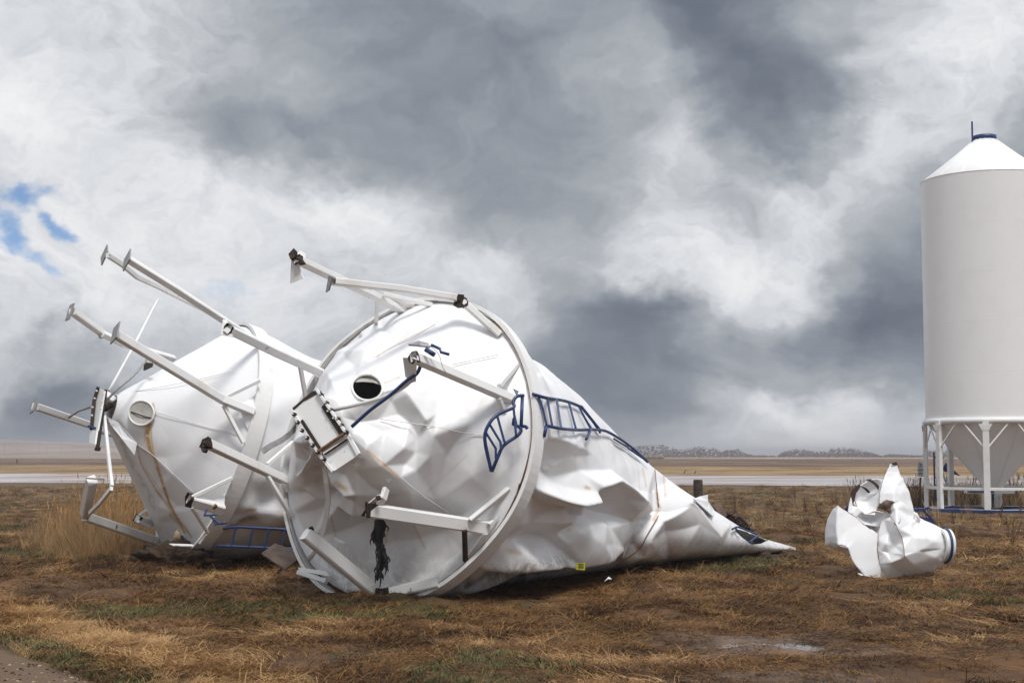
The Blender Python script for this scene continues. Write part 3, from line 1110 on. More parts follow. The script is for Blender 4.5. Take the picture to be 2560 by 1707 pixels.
    lines = [
        Q(5, (285, 865, 0.04), (330, 915, 0.15), (420, 958, 0.24), (530, 990, 0.30), (640, 985, 0.27), (665, 930, 0.15), (680, 905, 0.22), (800, 880, 0.20), (900, 935, 0.17), (1020, 1000, 0.10), (1125, 1050, -0.05)),
        Q(5, (300, 900, 0.0), (330, 950, -0.02), (420, 1000, -0.03), (530, 1025, 0.0), (645, 1015, 0.02), (690, 940, 0.02), (800, 915, 0.10), (900, 985, 0.06), (1000, 1060, 0.03)),
        Q(5, (1100, 790, 0.0), (1115, 920, -0.06), (1132, 1050, -0.17), (1100, 1110, -0.15), (1040, 1210, -0.14), (1000, 1290, -0.13), (860, 1390, -0.11), (700, 1455, -0.12)),
        Q(5, (1140, 930, 0.02), (1165, 1060, 0.0), (1145, 1120, 0.04), (1060, 1240, 0.05), (1020, 1330, 0.05), (880, 1420, 0.0)),
        Q(5, (1140, 1075, -0.05), (1250, 1048, 0.22), (1330, 1100, 0.18)),
        Q(5, (0, 1392, 0.14), (150, 1365, 0.20), (300, 1320, 0.27), (400, 1302, 0.30), (490, 1305, 0.30), (545, 1322, 0.24)),
        Q(5, (0, 1415, 0.08), (150, 1395, 0.10), (300, 1362, 0.13), (400, 1345, 0.14), (490, 1345, 0.14), (550, 1350, 0.05)),
        Q(5, (490, 1290, 0.04), (520, 1240, 0.10), (590, 1160, 0.10), (680, 1125, 0.08), (755, 1122, 0.10), (800, 1150, 0.05), (895, 1275, 0.02)),
        Q(5, (560, 1340, 0.12), (640, 1300, 0.26), (740, 1290, 0.25), (890, 1285, 0.06), (790, 1360, -0.02), (600, 1375, -0.02)),
        Q(5, (510, 1200, -0.04), (580, 1130, -0.05), (680, 1095, -0.05), (770, 1100, -0.07)),
        Q(5, (350, 690, 0.02), (420, 590, 0.05), (350, 600, -0.05)),
        Q(5, (480, 690, -0.05), (575, 655, 0.09), (620, 600, 0.05)),
        Q(5, (560, 700, 0.02), (500, 770, -0.05), (490, 850, -0.10), (520, 900, 0.0)),
    ]
    off = facet_field(pts, lines, q).reshape(nt, nu)
    off = 1.35 * (0.92 * blur(off, 1) + 0.08 * blur(off, 20))
    crump = vnoise(P, 0.8, 4.2, 3, True)
    amp = 0.014 * np.clip((T - 0.3) / 1.5, 0, 1) * np.clip((11 - T) / 3.0, 0.15, 1) * np.where(T > 7.0, 0.35, 1.0)
    P = P + N * ((off * wgt) * np.clip(T / 0.5, 0, 1)[:, None] + blur(crump, 1) * amp[:, None])[..., None]
    P[..., 2] = np.maximum(P[..., 2], -0.02)
    V = P.reshape(-1, 3)
    q2 = proj(V)
    hole = in_poly(q2, Q(10, (1240, 1105), (1300, 1095), (1500, 1160), (1650, 1215), (1550, 1262), (1440, 1270), (1330, 1190))) & (np.repeat(wgt.max(1), nu) > 0) & (face.reshape(-1) > 0.05)
    rust = stain(q2, [(Q(5, (1115, 920), (1132, 1040), (1100, 1110)), 3, 4, 0.8), (Q(5, (1000, 1290), (1005, 1280)), 5, 5, 0.9),
                      (Q(5, (670, 905), (690, 910)), 5, 4, 0.9), (Q(5, (1030, 790), (1050, 900)), 2.5, 2.5, 0.45), (Q(5, (1160, 830), (1172, 960)), 2.5, 2.5, 0.6),
                      (Q(5, (270, 880), (220, 1000), (190, 1060)), 3, 3, 0.5), (Q(5, (170, 1300), (250, 1320)), 8, 6, 0.45),
                      (Q(5, (600, 1100), (560, 1170)), 6, 6, 0.45), (Q(5, (1000, 800), (1010, 930)), 2, 2, 0.3)])
    fc = face.reshape(-1)
    dirt = np.clip((0.8 - V[:, 2]) / 0.8, 0, 1) * 0.6 + stain(q2, [(Q(5, (100, 1460), (540, 1370)), 16, 12, 0.75), (Q(5, (30, 1330), (150, 1120)), 12, 8, 0.4), (Q(5, (1050, 1110), (850, 1390)), 8, 8, 0.5)])
    body = mesh_obj('wall', V, grid_faces(nt, nu, True, hole), 'white_steel', t, True, {'rust': rust, 'dirt': np.clip(dirt, 0, 0.9)})
    # ---- crumpled hopper
    nr, na = 210, 640
    th = np.linspace(0, 2 * np.pi, na, endpoint=False)
    S = np.linspace(0, 1, nr)
    r = B.R - 0.03 - (B.R - 0.03 - 0.30) * S
    Lx = 1.66 * S
    P = B.C + B.a * Lx[:, None, None] + r[:, None, None] * (np.cos(th)[None, :, None] * B.u + np.sin(th)[None, :, None] * B.v)
    # the outlet end has been pushed sideways
    gate = B.at(806, 1052, 1.66) - (B.C + B.a * 1.66)
    P = P + (S ** 1.6)[:, None, None] * gate
    N = grid_normals(P, True)
    if (N * B.a).sum() < 0:
        N = -N
    q = proj(P.reshape(-1, 3))
    ringpx = proj(np.array([B.ring_pt(a, B.R * 1.02) for a in np.linspace(0, 2 * np.pi, 40, endpoint=False)]))
    pts = [(x, y, 0.0) for x, y in ringpx]
    pts += [(760, 960, -0.05), (830, 880, 0.03), (900, 850, -0.05), (960, 840, 0.02), (1050, 800, 0.0), (1150, 850, 0.02), (1220, 930, 0.0), (1270, 1050, 0.0),
            (880, 1010, -0.02), (960, 900, -0.02), (1040, 900, 0.05), (1100, 960, 0.0), (1180, 1060, 0.04), (1250, 1150, 0.0),
            (1090, 1040, 0.05), (1120, 1130, -0.06), (1180, 1190, 0.02), (1230, 1240, -0.05), (1010, 1120, 0.08), (960, 1080, -0.05),
            (950, 1140, 0.07), (1030, 1230, 0.02), (970, 1250, -0.10), (1090, 1260, -0.18), (1160, 1290, -0.18), (1100, 1350, -0.28), (1020, 1380, -0.30),
            (940, 1330, -0.30), (870, 1270, -0.12), (900, 1400, -0.30), (830, 1350, -0.28), (800, 1250, -0.30), (860, 1190, -0.05), (890, 1170, 0.05),
            (770, 1280, -0.22), (745, 1230, -0.10), (760, 1350, -0.10), (850, 1230, -0.22), (925, 1215, -0.02), (1000, 1450, -0.14), (1120, 1420, -0.12)]
    lines = [
        Q(3, (1060, 1270, 0.06), (1130, 1340, 0.13), (1220, 1450, 0.10), (1300, 1560, 0.0)),
        Q(3, (1000, 1330, -0.06), (1080, 1430, -0.10), (1180, 1550, -0.08)),
        Q(4, (1270, 0, 0.02), (1360, 70, 0.10), (1410, 180, 0.12), (1390, 330, 0.09), (1280, 450, 0.03)),
        Q(4, (1230, 60, -0.06), (1290, 160, -0.07), (1280, 300, -0.06), (1180, 400, -0.02)),
        Q(4, (720, 170, 0.0), (860, 270, 0.10), (1000, 400, 0.12), (1140, 510, 0.10)),
        Q(4, (1140, 510, 0.10), (1100, 600, 0.02), (1050, 670, -0.05)),
        Q(4, (270, 110, -0.05), (310, 210, 0.08), (280, 330, 0.02), (290, 500, 0.03)),
        Q(4, (330, 120, -0.12), (360, 250, -0.10), (300, 400, -0.16)),
        Q(4, (380, 200, 0.02), (430, 330, 0.10), (350, 450, 0.06), (330, 510, 0.0)),
        Q(4, (450, 230, -0.10), (440, 430, -0.22), (420, 560, -0.22)),
        Q(4, (520, 480, -0.02), (600, 570, 0.06), (700, 640, 0.10), (790, 640, 0.06)),
        Q(4, (560, 830, -0.30), (640, 870, -0.18), (750, 900, -0.12), (850, 870, -0.10)),
        Q(4, (300, 600, -0.02), (360, 720, -0.12), (420, 760, -0.20), (540, 820, -0.12), (700, 880, -0.06)),
        Q(3, (450, 1330, -0.02), (600, 1400, 0.05), (760, 1360, 0.03), (940, 1300, 0.06)),
        Q(3, (560, 1480, -0.10), (740, 1500, -0.12), (900, 1480, -0.10)),
        Q(3, (620, 1000, 0.02), (800, 960, 0.06), (960, 800, -0.03), (1060, 700, 0.02)),
        Q(3, (700, 1060, -0.04), (900, 940, -0.06), (1010, 830, -0.06)),
        Q(3, (480, 1120, 0.04), (620, 960, 0.05), (760, 830, 0.03)),
        Q(4, (780, 980, -0.40), (900, 1060, -0.32), (960, 1200, -0.36)),
    ]
    off = facet_field(pts, lines, q).reshape(nr, na)
    off = 1.1 * (0.85 * blur(off, 3) + 0.15 * blur(off, 24))
    edge = np.clip(S / 0.06, 0, 1)[:, None] * np.clip((1 - S) / 0.1, 0, 1)[:, None]
    crump = vnoise(P, 1.2, 1.7, 3, True) * 0.007
    rad = blur(np.tile(np.array([mnoise.noise(Vector((math.cos(a) * 3.2, math.sin(a) * 3.2, 2.0))) for a in th])[None, :], (nr, 1)), 1) * 0.012
    P = P + N * ((off * 1.1 + crump + rad) * edge)[..., None]
    V = P.reshape(-1, 3)
    q2 = proj(V)
    hx, hy = Q(3, (800, 1238))[0]
    hole = (((q2[:, 0] - hx) / 37.0) ** 2 + ((q2[:, 1] - hy) / 31.0) ** 2) < 1
    rust = stain(q2, [(Q(3, (880, 980), (1000, 900), (1370, 710)), 2.2, 2.2, 0.5), (Q(3, (1520, 1040), (1760, 990), (1900, 960)), 2.2, 2.2, 0.55),
                      (Q(4, (1040, 30), (1380, 80), (1840, 160)), 2, 2, 0.45), (Q(4, (560, 830), (600, 1000)), 2.5, 2.5, 0.5),
                      (Q(4, (1260, 920), (1350, 1110)), 3, 4, 0.5), (Q(4, (600, 560), (680, 610)), 7, 5, 0.75), (Q(3, (940, 1200), (1070, 1150)), 3, 2, 0.6),
                      (Q(4, (870, 290), (1140, 520)), 4, 4, 0.7), (Q(4, (1370, 640), (1700, 330)), 3, 3, 0.2), (Q(4, (1040, 950), (1010, 1100)), 3, 2, 0.5)])
    dirt = stain(q2, [(Q(4, (340, 200), (430, 430)), 16, 12, 0.55), (Q(4, (800, 1280), (1300, 1400)), 22, 22, 0.5), (Q(4, (450, 560), (700, 620)), 18, 18, 0.35), (Q(4, (700, 330), (800, 380)), 14, 14, 0.6)])
    dirt = np.maximum(dirt, np.clip((0.8 - V[:, 2]) / 0.8, 0, 1) * 0.7)
    hop = mesh_obj('hopper', V, grid_faces(nr, na, True, hole) + [tuple((nr - 1) * na + k for k in range(0, na, 6))], 'white_steel', t, True, {'rust': rust, 'dirt': np.clip(dirt, 0, 0.9)})
    # collar of the open inspection port
    def hop_pt(x, y, lift=0.0):
        i = np.argmin((q2[:, 0] - x) ** 2 + (q2[:, 1] - y) ** 2)
        d = ray(x, y)
        depth = (V[i] - ORG) @ FW
        return ORG + d * (depth / (d @ FW)) - unit(d) * lift
    pc = []
    for k in range(28):
        a = 2 * math.pi * k / 28
        pc.append(hop_pt(hx + 38.5 * math.cos(a) * (1 + 0.05 * math.sin(2 * a)), hy + 32.5 * math.sin(a), 0.02))
    Geo().tube(pc, 0.018, 6, closed=True).obj('port_collar', 'beam_white', hop, True)
    fl = [hop_pt(x, y, -0.05) for x, y in Q(3, (690, 1195), (705, 1160), (755, 1138), (850, 1140), (915, 1175), (932, 1225), (850, 1196), (765, 1190))]
    Geo().prism(fl, 0.01).obj('bent_liner', 'grey_lid', hop)
    # ---- ring
    ring_beam(B, t, 0.20, 0.055, 0.07, [(math.radians(250), 0.3, 0.03)], 2.0, -0.04)
    for (a0, a1, L_, dr) in ((-75, 62, 0.075, -0.004), (-70, 20, -0.15, 0.03), (85, 150, 0.075, -0.004), (200, 262, 0.075, -0.004)):
        P_ = []
        for k in range(40):
            a = math.radians(a0 + (a1 - a0) * k / 39)
            w_ = 0.07 * mnoise.noise(Vector((math.cos(a) * 1.6 + 2.0, math.sin(a) * 1.6, 0)))
            dd = (a - math.radians(250) + math.pi) % (2 * math.pi) - math.pi
            w_ += 0.03 * math.exp(-(dd / 0.3) ** 2)
            P_.append(B.ring_pt(a, B.R + w_ + dr, L_ - 0.012))
        Geo().tube(P_, [0.003 + 0.007 * abs(mnoise.noise(Vector((k * 0.35, a0, 0)))) for k in range(40)], 5).obj('weld_seam', 'rust_orange', t, True)
    # ---- legs
    l = leg_bar(B, t, [(1034, 893, 2.05), (1292, 1003, 0.05)], 0.125, 0.10, hollow=(0.25, 0), torn=0)
    plate(B, l, Q(3, (1100, 985, 2.0), (1180, 985, 2.0), (1205, 1180, 1.75), (1170, 1200, 1.75), (1120, 1140, 1.8)), 0, 0.012, 'folded_end')
    plate(B, l, Q(3, (1180, 985, 2.1), (1215, 1000, 2.1), (1205, 1190, 1.75), (1180, 1180, 1.75)), 0, 0.012, 'folded_end')
    plate(B, l, Q(3, (1145, 880, 2.0), (1240, 890, 1.95), (1330, 900, 1.85), (1310, 870, 1.85), (1230, 850, 1.95)), 0, 0.03, 'torn_plate', 'galvanised')
    rod(B, l, [(1078, 862, 1.9), (1100, 872, 1.85), (1102, 880, 1.85), (1123, 886, 1.8)], 0.018, 0, 'crank_handle', curve=False)
    rod(B, l, [(1064, 873, 1.95), (1086, 887, 1.9)], 0.03, 0, 'crank_shaft')
    rod(B, l, Q(3, (1330, 890, 1.9), (1400, 960, 1.85), (1430, 1060, 1.8), (1460, 1110, 1.75)), 0.004, 0, 'wire', 'galvanised')
    brace_bar(B, l, Q(3, (1905, 1225, 0.45), (2060, 1045, 0.05)), 0.06)
    brace_bar(B, l, Q(3, (1900, 1320, 0.45), (2000, 1560, 0.05)), 0.06)
    plate(B, l, Q(3, (1890, 1210, 0.35), (2060, 1290, 0.05), (2090, 1400, 0.05), (1880, 1310, 0.35)), 0, 0.01)

    l = leg_bar(B, t, [(834, 704, 2.2), (1000, 722, 1.3), (1146, 746, 0.45)], 0.12, 0.085, up=B.v, hollow=(0.2, 0), torn=2)
    leg_bar(B, t, [(1157, 755, 0.4), (1250, 838, 0.06)], 0.12, 0.085, up=B.v, torn=0, name='leg')
    plate(B, l, Q(3, (480, 300, 2.2), (510, 310, 2.25), (480, 420, 2.2), (455, 440, 2.15)), 0, 0.02, 'base_plate', 'galvanised')
    Geo().box(B.at(*Q(3, (1580, 520))[0], 0.42), 0.13, 0.10, 0.13, np.stack([B.u, B.a, B.v], 1)).obj('torn_edge', 'rust_dark', l)
    l = leg_bar(B, t, [(744, 650, 2.5), (930, 737, 0.95), (1016, 782, 0.03)], 0.12, 0.085, hollow=(0.2, 0), torn=0)
    plate(B, l, Q(3, (165, 160, 2.5), (215, 170, 2.5), (240, 260, 2.42), (265, 320, 2.4), (155, 365, 2.4), (175, 240, 2.42)), 0, 0.015, 'base_plate')
    plate(B, l, Q(3, (210, 110, 2.5), (240, 95, 2.45), (280, 120, 2.4), (275, 160, 2.4), (215, 140, 2.5)), 0, 0.03, 'torn_plate')
    plate(B, l, Q(3, (150, 130, 2.52), (195, 80, 2.5), (215, 110, 2.5), (200, 160, 2.5), (165, 170, 2.52)), 0, 0.08, 'torn_edge', 'rust_dark')
    brace_bar(B, l, Q(3, (885, 500, 0.75), (872, 730, 0.06)), 0.055)
    brace_bar(B, l, Q(3, (930, 455, 0.8), (1340, 545, 0.06)), 0.06)
    plate(B, l, Q(3, (960, 480, 0.6), (1140, 590, 0.06), (1200, 540, 0.06), (1010, 490, 0.5)), 0, 0.01)
    l = leg_bar(B, t, [(572, 823, 1.9), (690, 881, 0.95), (806, 933, 0.03)], 0.118, 0.10, hollow=(0.2, 0), torn=0)
    plate(B, l, Q(7, (740, 185, 1.95), (790, 190, 1.9), (840, 250, 1.9), (860, 390, 1.85), (715, 360, 1.95)), 0, 0.014, 'base_plate')
    brace_bar(B, l, Q(7, (1650, 740, 0.45), (1712, 1090, 0.06)), 0.055)
    plate(B, l, Q(7, (1820, 830, 0.2), (1880, 860, 0.1), (1850, 930, 0.05), (1825, 950, 0.05)), 0, 0.01)
    l = leg_bar(B, t, [(514, 1106, 1.75), (722, 1204, 0.03)], 0.125, 0.10, hollow=(0.25, 0), torn=0)
    plate(B, l, Q(8, (500, 280, 1.78), (560, 245, 1.75), (582, 260, 1.72), (575, 310, 1.72), (500, 330, 1.78)), 0, 0.06, 'torn_edge', 'rust_dark')
    plate(B, l, Q(8, (480, 370, 1.78), (560, 395, 1.74), (540, 425, 1.75), (500, 420, 1.77)), 0, 0.06, 'torn_edge', 'rust_dark')
    brace_bar(B, l, Q(8, (1262, 572, 0.5), (1565, 310, 0.06)), 0.06)
    brace_bar(B, l, Q(8, (1262, 705, 0.5), (1540, 1170, 0.06)), 0.06)
    plate(B, l, Q(8, (1420, 790, 0.25), (1530, 800, 0.04), (1500, 900, 0.04), (1470, 880, 0.1)), 0, 0.01)
    l = leg_bar(B, t, Q(4, (345, 985, 1.25), (955, 1490, 0.12)), 0.155, 0.165, up=B.v)
    plate(B, l, Q(4, (375, 935, 1.26), (405, 925, 1.26), (420, 955, 1.2), (395, 965, 1.2)), 0, 0.02, 'torn_edge', 'rust_dark')
    leg_bar(B, t, Q(4, (1020, 1500, 0.14), (1470, 1392, 0.05)), 0.12, 0.14, up=B.v, name='leg', torn=0)
    Geo().box(B.at(*Q(4, (990, 1500))[0], 0.16), 0.16, 0.14, 0.15, np.stack([B.u, B.a, B.v], 1)).obj('torn_edge', 'rust_dark', l)
    l = leg_bar(B, t, Q(4, (870, 785, 1.35), (1880, 935, 0.04)), 0.16, 0.17, up=B.v + B.a * 0.5, hollow=(0.3, 0), torn=0)
    leg_bar(B, l, Q(4, (960, 735, 1.3), (1000, 690, 1.3), (1025, 610, 1.25)), 0.05, 0.09, name='folded_end', up=B.a)
    plate(B, l, Q(4, (870, 735, 1.4), (960, 660, 1.4), (1000, 670, 1.3), (930, 745, 1.3)), 0, 0.015, 'torn_plate')
    plate(B, l, Q(4, (935, 680, 1.42), (970, 665, 1.4), (985, 690, 1.4), (950, 705, 1.42)), 0, 0.03, 'torn_edge', 'rust_dark')
    brace_bar(B, l, Q(4, (1730, 875, 0.35), (2055, 610, 0.05)), 0.065)
    brace_bar(B, l, Q(4, (1683, 955, 0.35), (1690, 1215, 0.05)), 0.055, mat='rust_dark')
    plate(B, l, Q(4, (1840, 990, 0.2), (1880, 990, 0.1), (1840, 1070, 0.05), (1700, 1200, 0.05), (1710, 1160, 0.1)), 0, 0.01)
    plate(B, l, Q(4, (1870, 900, 0.15), (1960, 850, 0.05), (1975, 840, 0.05), (1900, 910, 0.15)), 0, 0.02)
    # loose straps, brackets and rails on the hopper
    leg_bar(B, t, Q(4, (505, 420, 1.2), (525, 560, 1.15), (540, 700, 1.0), (520, 850, 0.85), (485, 1000, 0.7)), 0.02, 0.075, up=B.u, name='bent_strap')
    leg_bar(B, t, smoothq(8, [(1600, 60, 1.75), (1570, 160, 1.8), (1450, 270, 1.9), (1300, 350, 2.0), (1200, 420, 2.05)]), 0.02, 0.07, up=B.v, name='bent_strap', mat='galvanised')
    leg_bar(B, t, Q(4, (860, 270, 1.15), (1130, 505, 0.95)), 0.02, 0.10, up=B.u, name='channel_rail')
    leg_bar(B, t, Q(4, (735, 185, 1.35), (870, 320, 1.25), (1065, 545, 1.05)), 0.07, 0.06, up=B.a, name='channel_rail', hollow=(0, 0.1))
    leg_bar(B, t, smoothq(3, [(515, 1425, 1.75), (760, 1370, 1.75), (960, 1310, 1.75), (1130, 1210, 1.75), (1190, 1120, 1.8), (1185, 1030, 1.9)]), 0.03, 0.06, up=B.a, name='bent_strap')
    rod(B, t, Q(3, (1245, 1060, 1.85), (1215, 1120, 1.85), (1130, 1180, 1.88), (980, 1310, 1.92), (820, 1430, 1.95), (670, 1565, 1.95)), 0.022, 0, 'gate_rod')
    plate(B, t, Q(4, (595, 1010, 0.5), (692, 1065, 0.45), (640, 1150, 0.4), (600, 1125, 0.45), (630, 1060, 0.48), (585, 1030, 0.5)), 0, 0.015, 'bracket')
    Geo().tube([B.at(*Q(4, (430, 1115))[0], 0.5), B.at(*Q(4, (380, 1195))[0], 0.4)], 0.04, 8).obj('pipe_stub', 'beam_white', t, True)
    plate(B, t, Q(9, (950, 690, 1.35), (1645, 750, 1.05), (1615, 905, 1.10), (1050, 860, 1.4)), 0, 0.01, 'torn_flap')
    plate(B, t, Q(9, (1640, 870, 1.05), (1690, 860, 1.0), (1640, 1050, 0.95), (1580, 1040, 1.0)), 0, 0.03, 'torn_flap', 'galvanised')
    for (pts_, lv) in (([(290, 1270, 0.25), (530, 1300, 0.2), (560, 1345, 0.2), (300, 1300, 0.25)], 0), ([(285, 1300, 0.3), (520, 1395, 0.2), (515, 1360, 0.2), (300, 1290, 0.3)], 0)):
        plate(B, t, Q(4, *pts_), 0, 0.03, 'broken_foot')
    leg_bar(B, t, Q(4, (285, 1310, 0.3), (525, 1385, 0.22)), 0.07, 0.06, up=B.v, name='broken_foot')
    # torn rubber hanging out of the hopper
    base = []
    prof = [(965, 860, 34), (980, 900, 48), (965, 960, 52), (950, 1020, 40), (975, 1080, 30), (985, 1140, 26), (1000, 1190, 44), (985, 1250, 40), (965, 1310, 16), (955, 1380, 10)]
    V = []; F = []
    for i, (x, y, w) in enumerate(prof):
        for j, f_ in enumerate((-1, -0.4, 0.3, 1)):
            xx = x + f_ * w + rng.uniform(-9, 9)
            V.append(B.at(*Q(4, (xx, y + rng.uniform(-14, 14)))[0], 0.62 - 0.03 * i + (0.06 if j in (1, 2) else 0.0)))
    F = grid_faces(len(prof), 4, False)
    o = mesh_obj('rubber_strip', V, F, 'black_rubber', t, True)
    md = o.modifiers.new('thick', 'SOLIDIFY'); md.thickness = 0.012
    md = o.modifiers.new('sub', 'SUBSURF'); md.levels = 2; md.render_levels = 2
    for k in range(34):
        x, y, w = prof[rng.randrange(1, len(prof) - 1)]
        sd_ = rng.choice((-1, 1)); x0 = x + sd_ * w * rng.uniform(0.5, 0.95); y0 = y + rng.uniform(-20, 20)
        ln = rng.uniform(40, 110)
        P_ = [B.at(*Q(4, (x0, y0))[0], 0.60), B.at(*Q(4, (x0 + sd_ * rng.uniform(2, 26), y0 + ln * 0.5))[0], 0.62), B.at(*Q(4, (x0 + sd_ * rng.uniform(-6, 22), y0 + ln))[0], 0.60)]
        Geo().tube(smooth_path(P_, 3), [0.012 * (1 - i / 8) + 0.003 for i in range(7)], 4).obj('rubber_shred', 'black_rubber', o, True)
    # ---- slide gate at the outlet
    g = thing_part('slide_gate', t, B.C + B.a * 1.75)
    Lg = 1.86

    def G(x, y, dl=0.0):
        return B.at(*Q(9, (x, y))[0], Lg + dl)
    Geo().prism([G(230, 560), G(600, 260), G(1030, 930), G(680, 1200)], 0.015).obj('gate_plate', 'beam_white', g)
    Geo().prism([G(700, 1250, -.03), G(1100, 1010, -.03), G(1300, 1280, -.03), G(880, 1560, -.03)], 0.015).obj('gate_plate', 'beam_white', g)
    Geo().sweep([G(175, 545, .02), G(650, 1270, .02)], 0.05, 0.03, B.a).obj('gate_flange', 'beam_white', g)
    Geo().sweep([G(650, 1290, .0), G(870, 1560, .0)], 0.04, 0.03, B.a).obj('gate_flange', 'beam_white', g)
    Geo().sweep([G(605, 230, .05), G(1060, 900, .05)], 0.035, 0.03, B.a).obj('gate_flange', 'beam_white', g)
    Geo().sweep([G(1110, 960, .0), G(1290, 1280, .0)], 0.05, 0.03, B.a).obj('gate_flange', 'beam_white', g)
    Geo().sweep([G(720, 470, .025), G(1040, 960, .025)], 0.09, 0.02, B.a).obj('seal_strip', 'rust_dark', g)
    Geo().sweep([G(355, 725, .03), G(660, 1200, .03)], 0.04, 0.02, B.a).obj('seal_strip', 'rust_dark', g)
    Geo().sweep([G(610, 1240, .05), G(1050, 935, .05)], 0.03, 0.03, B.a).obj('cross_bar', 'rust_orange', g)
    Geo().sweep([G(730, 1280, .01), G(1100, 1030, .01)], 0.02, 0.02, B.a).obj('cross_bar', 'rust_dark', g)
    # box sides of the outlet between gate and hopper
    Geo().prism([G(180, 545), G(520, 260), G(610, 225), G(640, 230, -0.25), G(560, 250, -0.3), G(180, 560, -0.3)], 0.01).obj('outlet_side', 'bin_inside', g)
    Geo().prism([G(175, 550), G(660, 1275), G(700, 1260, -0.35), G(230, 560, -0.35)], 0.01).obj('outlet_side', 'beam_white', g)
    Geo().prism([G(610, 230), G(1060, 900), G(1080, 900, -0.3), G(660, 240, -0.3)], 0.01).obj('outlet_side', 'rust_dark', g)
    Geo().prism([G(190, 540, .01), G(520, 262, .01), G(600, 240, .01), G(640, 300, .01), G(600, 290, .01), G(440, 380, .01), G(370, 410, .01), G(210, 570, .01)], 0.02).obj('seal_strip', 'rust_dark', g)
    bo = None
    for (x, y) in ((235, 625), (295, 757), (365, 890), (450, 1010), (540, 1130), (620, 1240), (718, 1355), (675, 305), (765, 440), (840, 555), (800, 580), (890, 695), (950, 700), (1010, 805), (1085, 915)):
        c = G(x, y, .045)
        Geo().tube([c - B.a * 0.02, c + B.a * 0.02], 0.026, 8).obj('bolt', 'rust_dark', g)
        Geo().tube([c + B.a * 0.02, c + B.a * 0.035], 0.010, 6).obj('bolt', 'beam_white', g)
    # ---- blue ladder: two buckled runs
    def ladder(name, rails, rungs, z, r=0.022):
        lp = thing_part(name, t, B.C)
        for rl in rails:
            P_ = [wall_pt(*p) for p in Q(z, *rl)]
            Geo().tube(smooth_path(P_, 4), r, 8).obj('ladder_rail', 'blue_paint', lp, True)
        for rg in rungs:
            P_ = [wall_pt(*p) for p in Q(z, *rg)]
            Geo().sweep(P_, 0.03, 0.045, FW).obj('ladder_rung', 'blue_paint', lp)
    Vall = np.concatenate([body_pts(body), body_pts(hop)])
    qa = proj(Vall)
    da = (Vall - ORG) @ FW

    def wall_pt(x, y, lift=0.12):
        near = np.hypot(qa[:, 0] - x, qa[:, 1] - y)
        k = near < 9
        dep = da[k].min() if k.any() else da[near.argmin()]
        d = ray(x, y)
        return ORG + d * ((dep - lift) / (d @ FW))
    ladder('ladder', [[(333, 315), (420, 340), (540, 360), (645, 398)], [(420, 515), (520, 535), (620, 542), (705, 540), (790, 548), (870, 590), (960, 655), (1060, 745)],
                      [(420, 515), (405, 585)], [(640, 395, 0.1), (760, 545, 0.05)]],
           [[(370, 330), (400, 420), (420, 510)], [(425, 345), (455, 510)], [(485, 352), (512, 528)], [(562, 370), (605, 532)], [(625, 395), (665, 470), (698, 530)], [(700, 540, 0.14), (672, 600, 0.14)],
            [(850, 600, 0.06), (930, 650, 0.08)], [(940, 660, 0.06), (1020, 715, 0.08)], [(760, 560, 0.06), (700, 470, 0.06)]], 5)
    ladder('ladder', [[(275, 325, 0.3), (235, 330, 0.35), (208, 365, 0.35), (212, 400, 0.35), (120, 440, 0.35), (60, 500, 0.35), (30, 600, 0.3), (72, 805, 0.25)],
                      [(75, 805, 0.25), (110, 720, 0.3), (150, 640, 0.3), (235, 580, 0.3), (260, 545, 0.3), (250, 525, 0.3)],
                      [(268, 325, 0.3), (260, 520, 0.3)], [(240, 520, 0.3), (285, 520, 0.25), (300, 535, 0.25)]],
           [[(35, 555, 0.3), (100, 660, 0.3), (100, 725, 0.3)], [(60, 505, 0.33), (130, 620, 0.33), (132, 670, 0.33)], [(108, 450, 0.35), (155, 620, 0.33)], [(212, 400, 0.35), (228, 575, 0.32)], [(32, 605, 0.3), (72, 800, 0.26)]], 5)
    plt = [wall_pt(*p) for p in Q(5, (205, 470, 0.28), (222, 440, 0.28), (240, 530, 0.28), (200, 510, 0.28))]
    Geo().prism(plt, 0.02).obj('ladder_bracket', 'blue_paint', t)
    plt = [wall_pt(*p) for p in Q(5, (210, 283, 0.35), (245, 300, 0.35), (235, 325, 0.35), (228, 318, 0.35))]
    Geo().prism(plt, 0.02).obj('ladder_bracket', 'blue_paint', t)
    # torn opening near the flattened end, with the far end of the ladder poking out
    far = thing_part('ladder', t, B.C)
    for rl in ([(1225, 1095), (1285, 1072), (1390, 1110), (1495, 1150)], [(1260, 1085), (1290, 1120), (1310, 1130)], [(1525, 1160), (1480, 1195), (1420, 1240)], [(1420, 1240), (1435, 1250), (1450, 1240)]):
        P_ = [wall_pt(x, y, 0.05) for x, y in Q(10, *rl)]
        Geo().tube(smooth_path(P_, 4), 0.018, 8).obj('ladder_rail', 'blue_paint', far, True)
    fl = [wall_pt(x, y, 0.0) for x, y in Q(10, (785, 755), (860, 725))] + [at_depth(*Q(10, (945, 708))[0], 25.6), at_depth(*Q(10, (950, 785))[0], 25.6), at_depth(*Q(10, (1030, 900))[0], 26.0), wall_pt(*Q(10, (1000, 950))[0], 0.0)]
    Geo().prism(fl, 0.012).obj('torn_flap', 'white_steel', t)
    # inspection sticker
    sc = wall_pt(*Q(5, (635, 1404))[0], 0.22)
    sn = unit(np.array([0.35, -0.9, 0.05]))
    s0 = Geo().prism([on_plane(x, y, sc, sn) for x, y in Q(5, (606, 1384), (664, 1380), (662, 1428), (606, 1424))], 0.004).obj('sticker', 'yellow_tag', t)
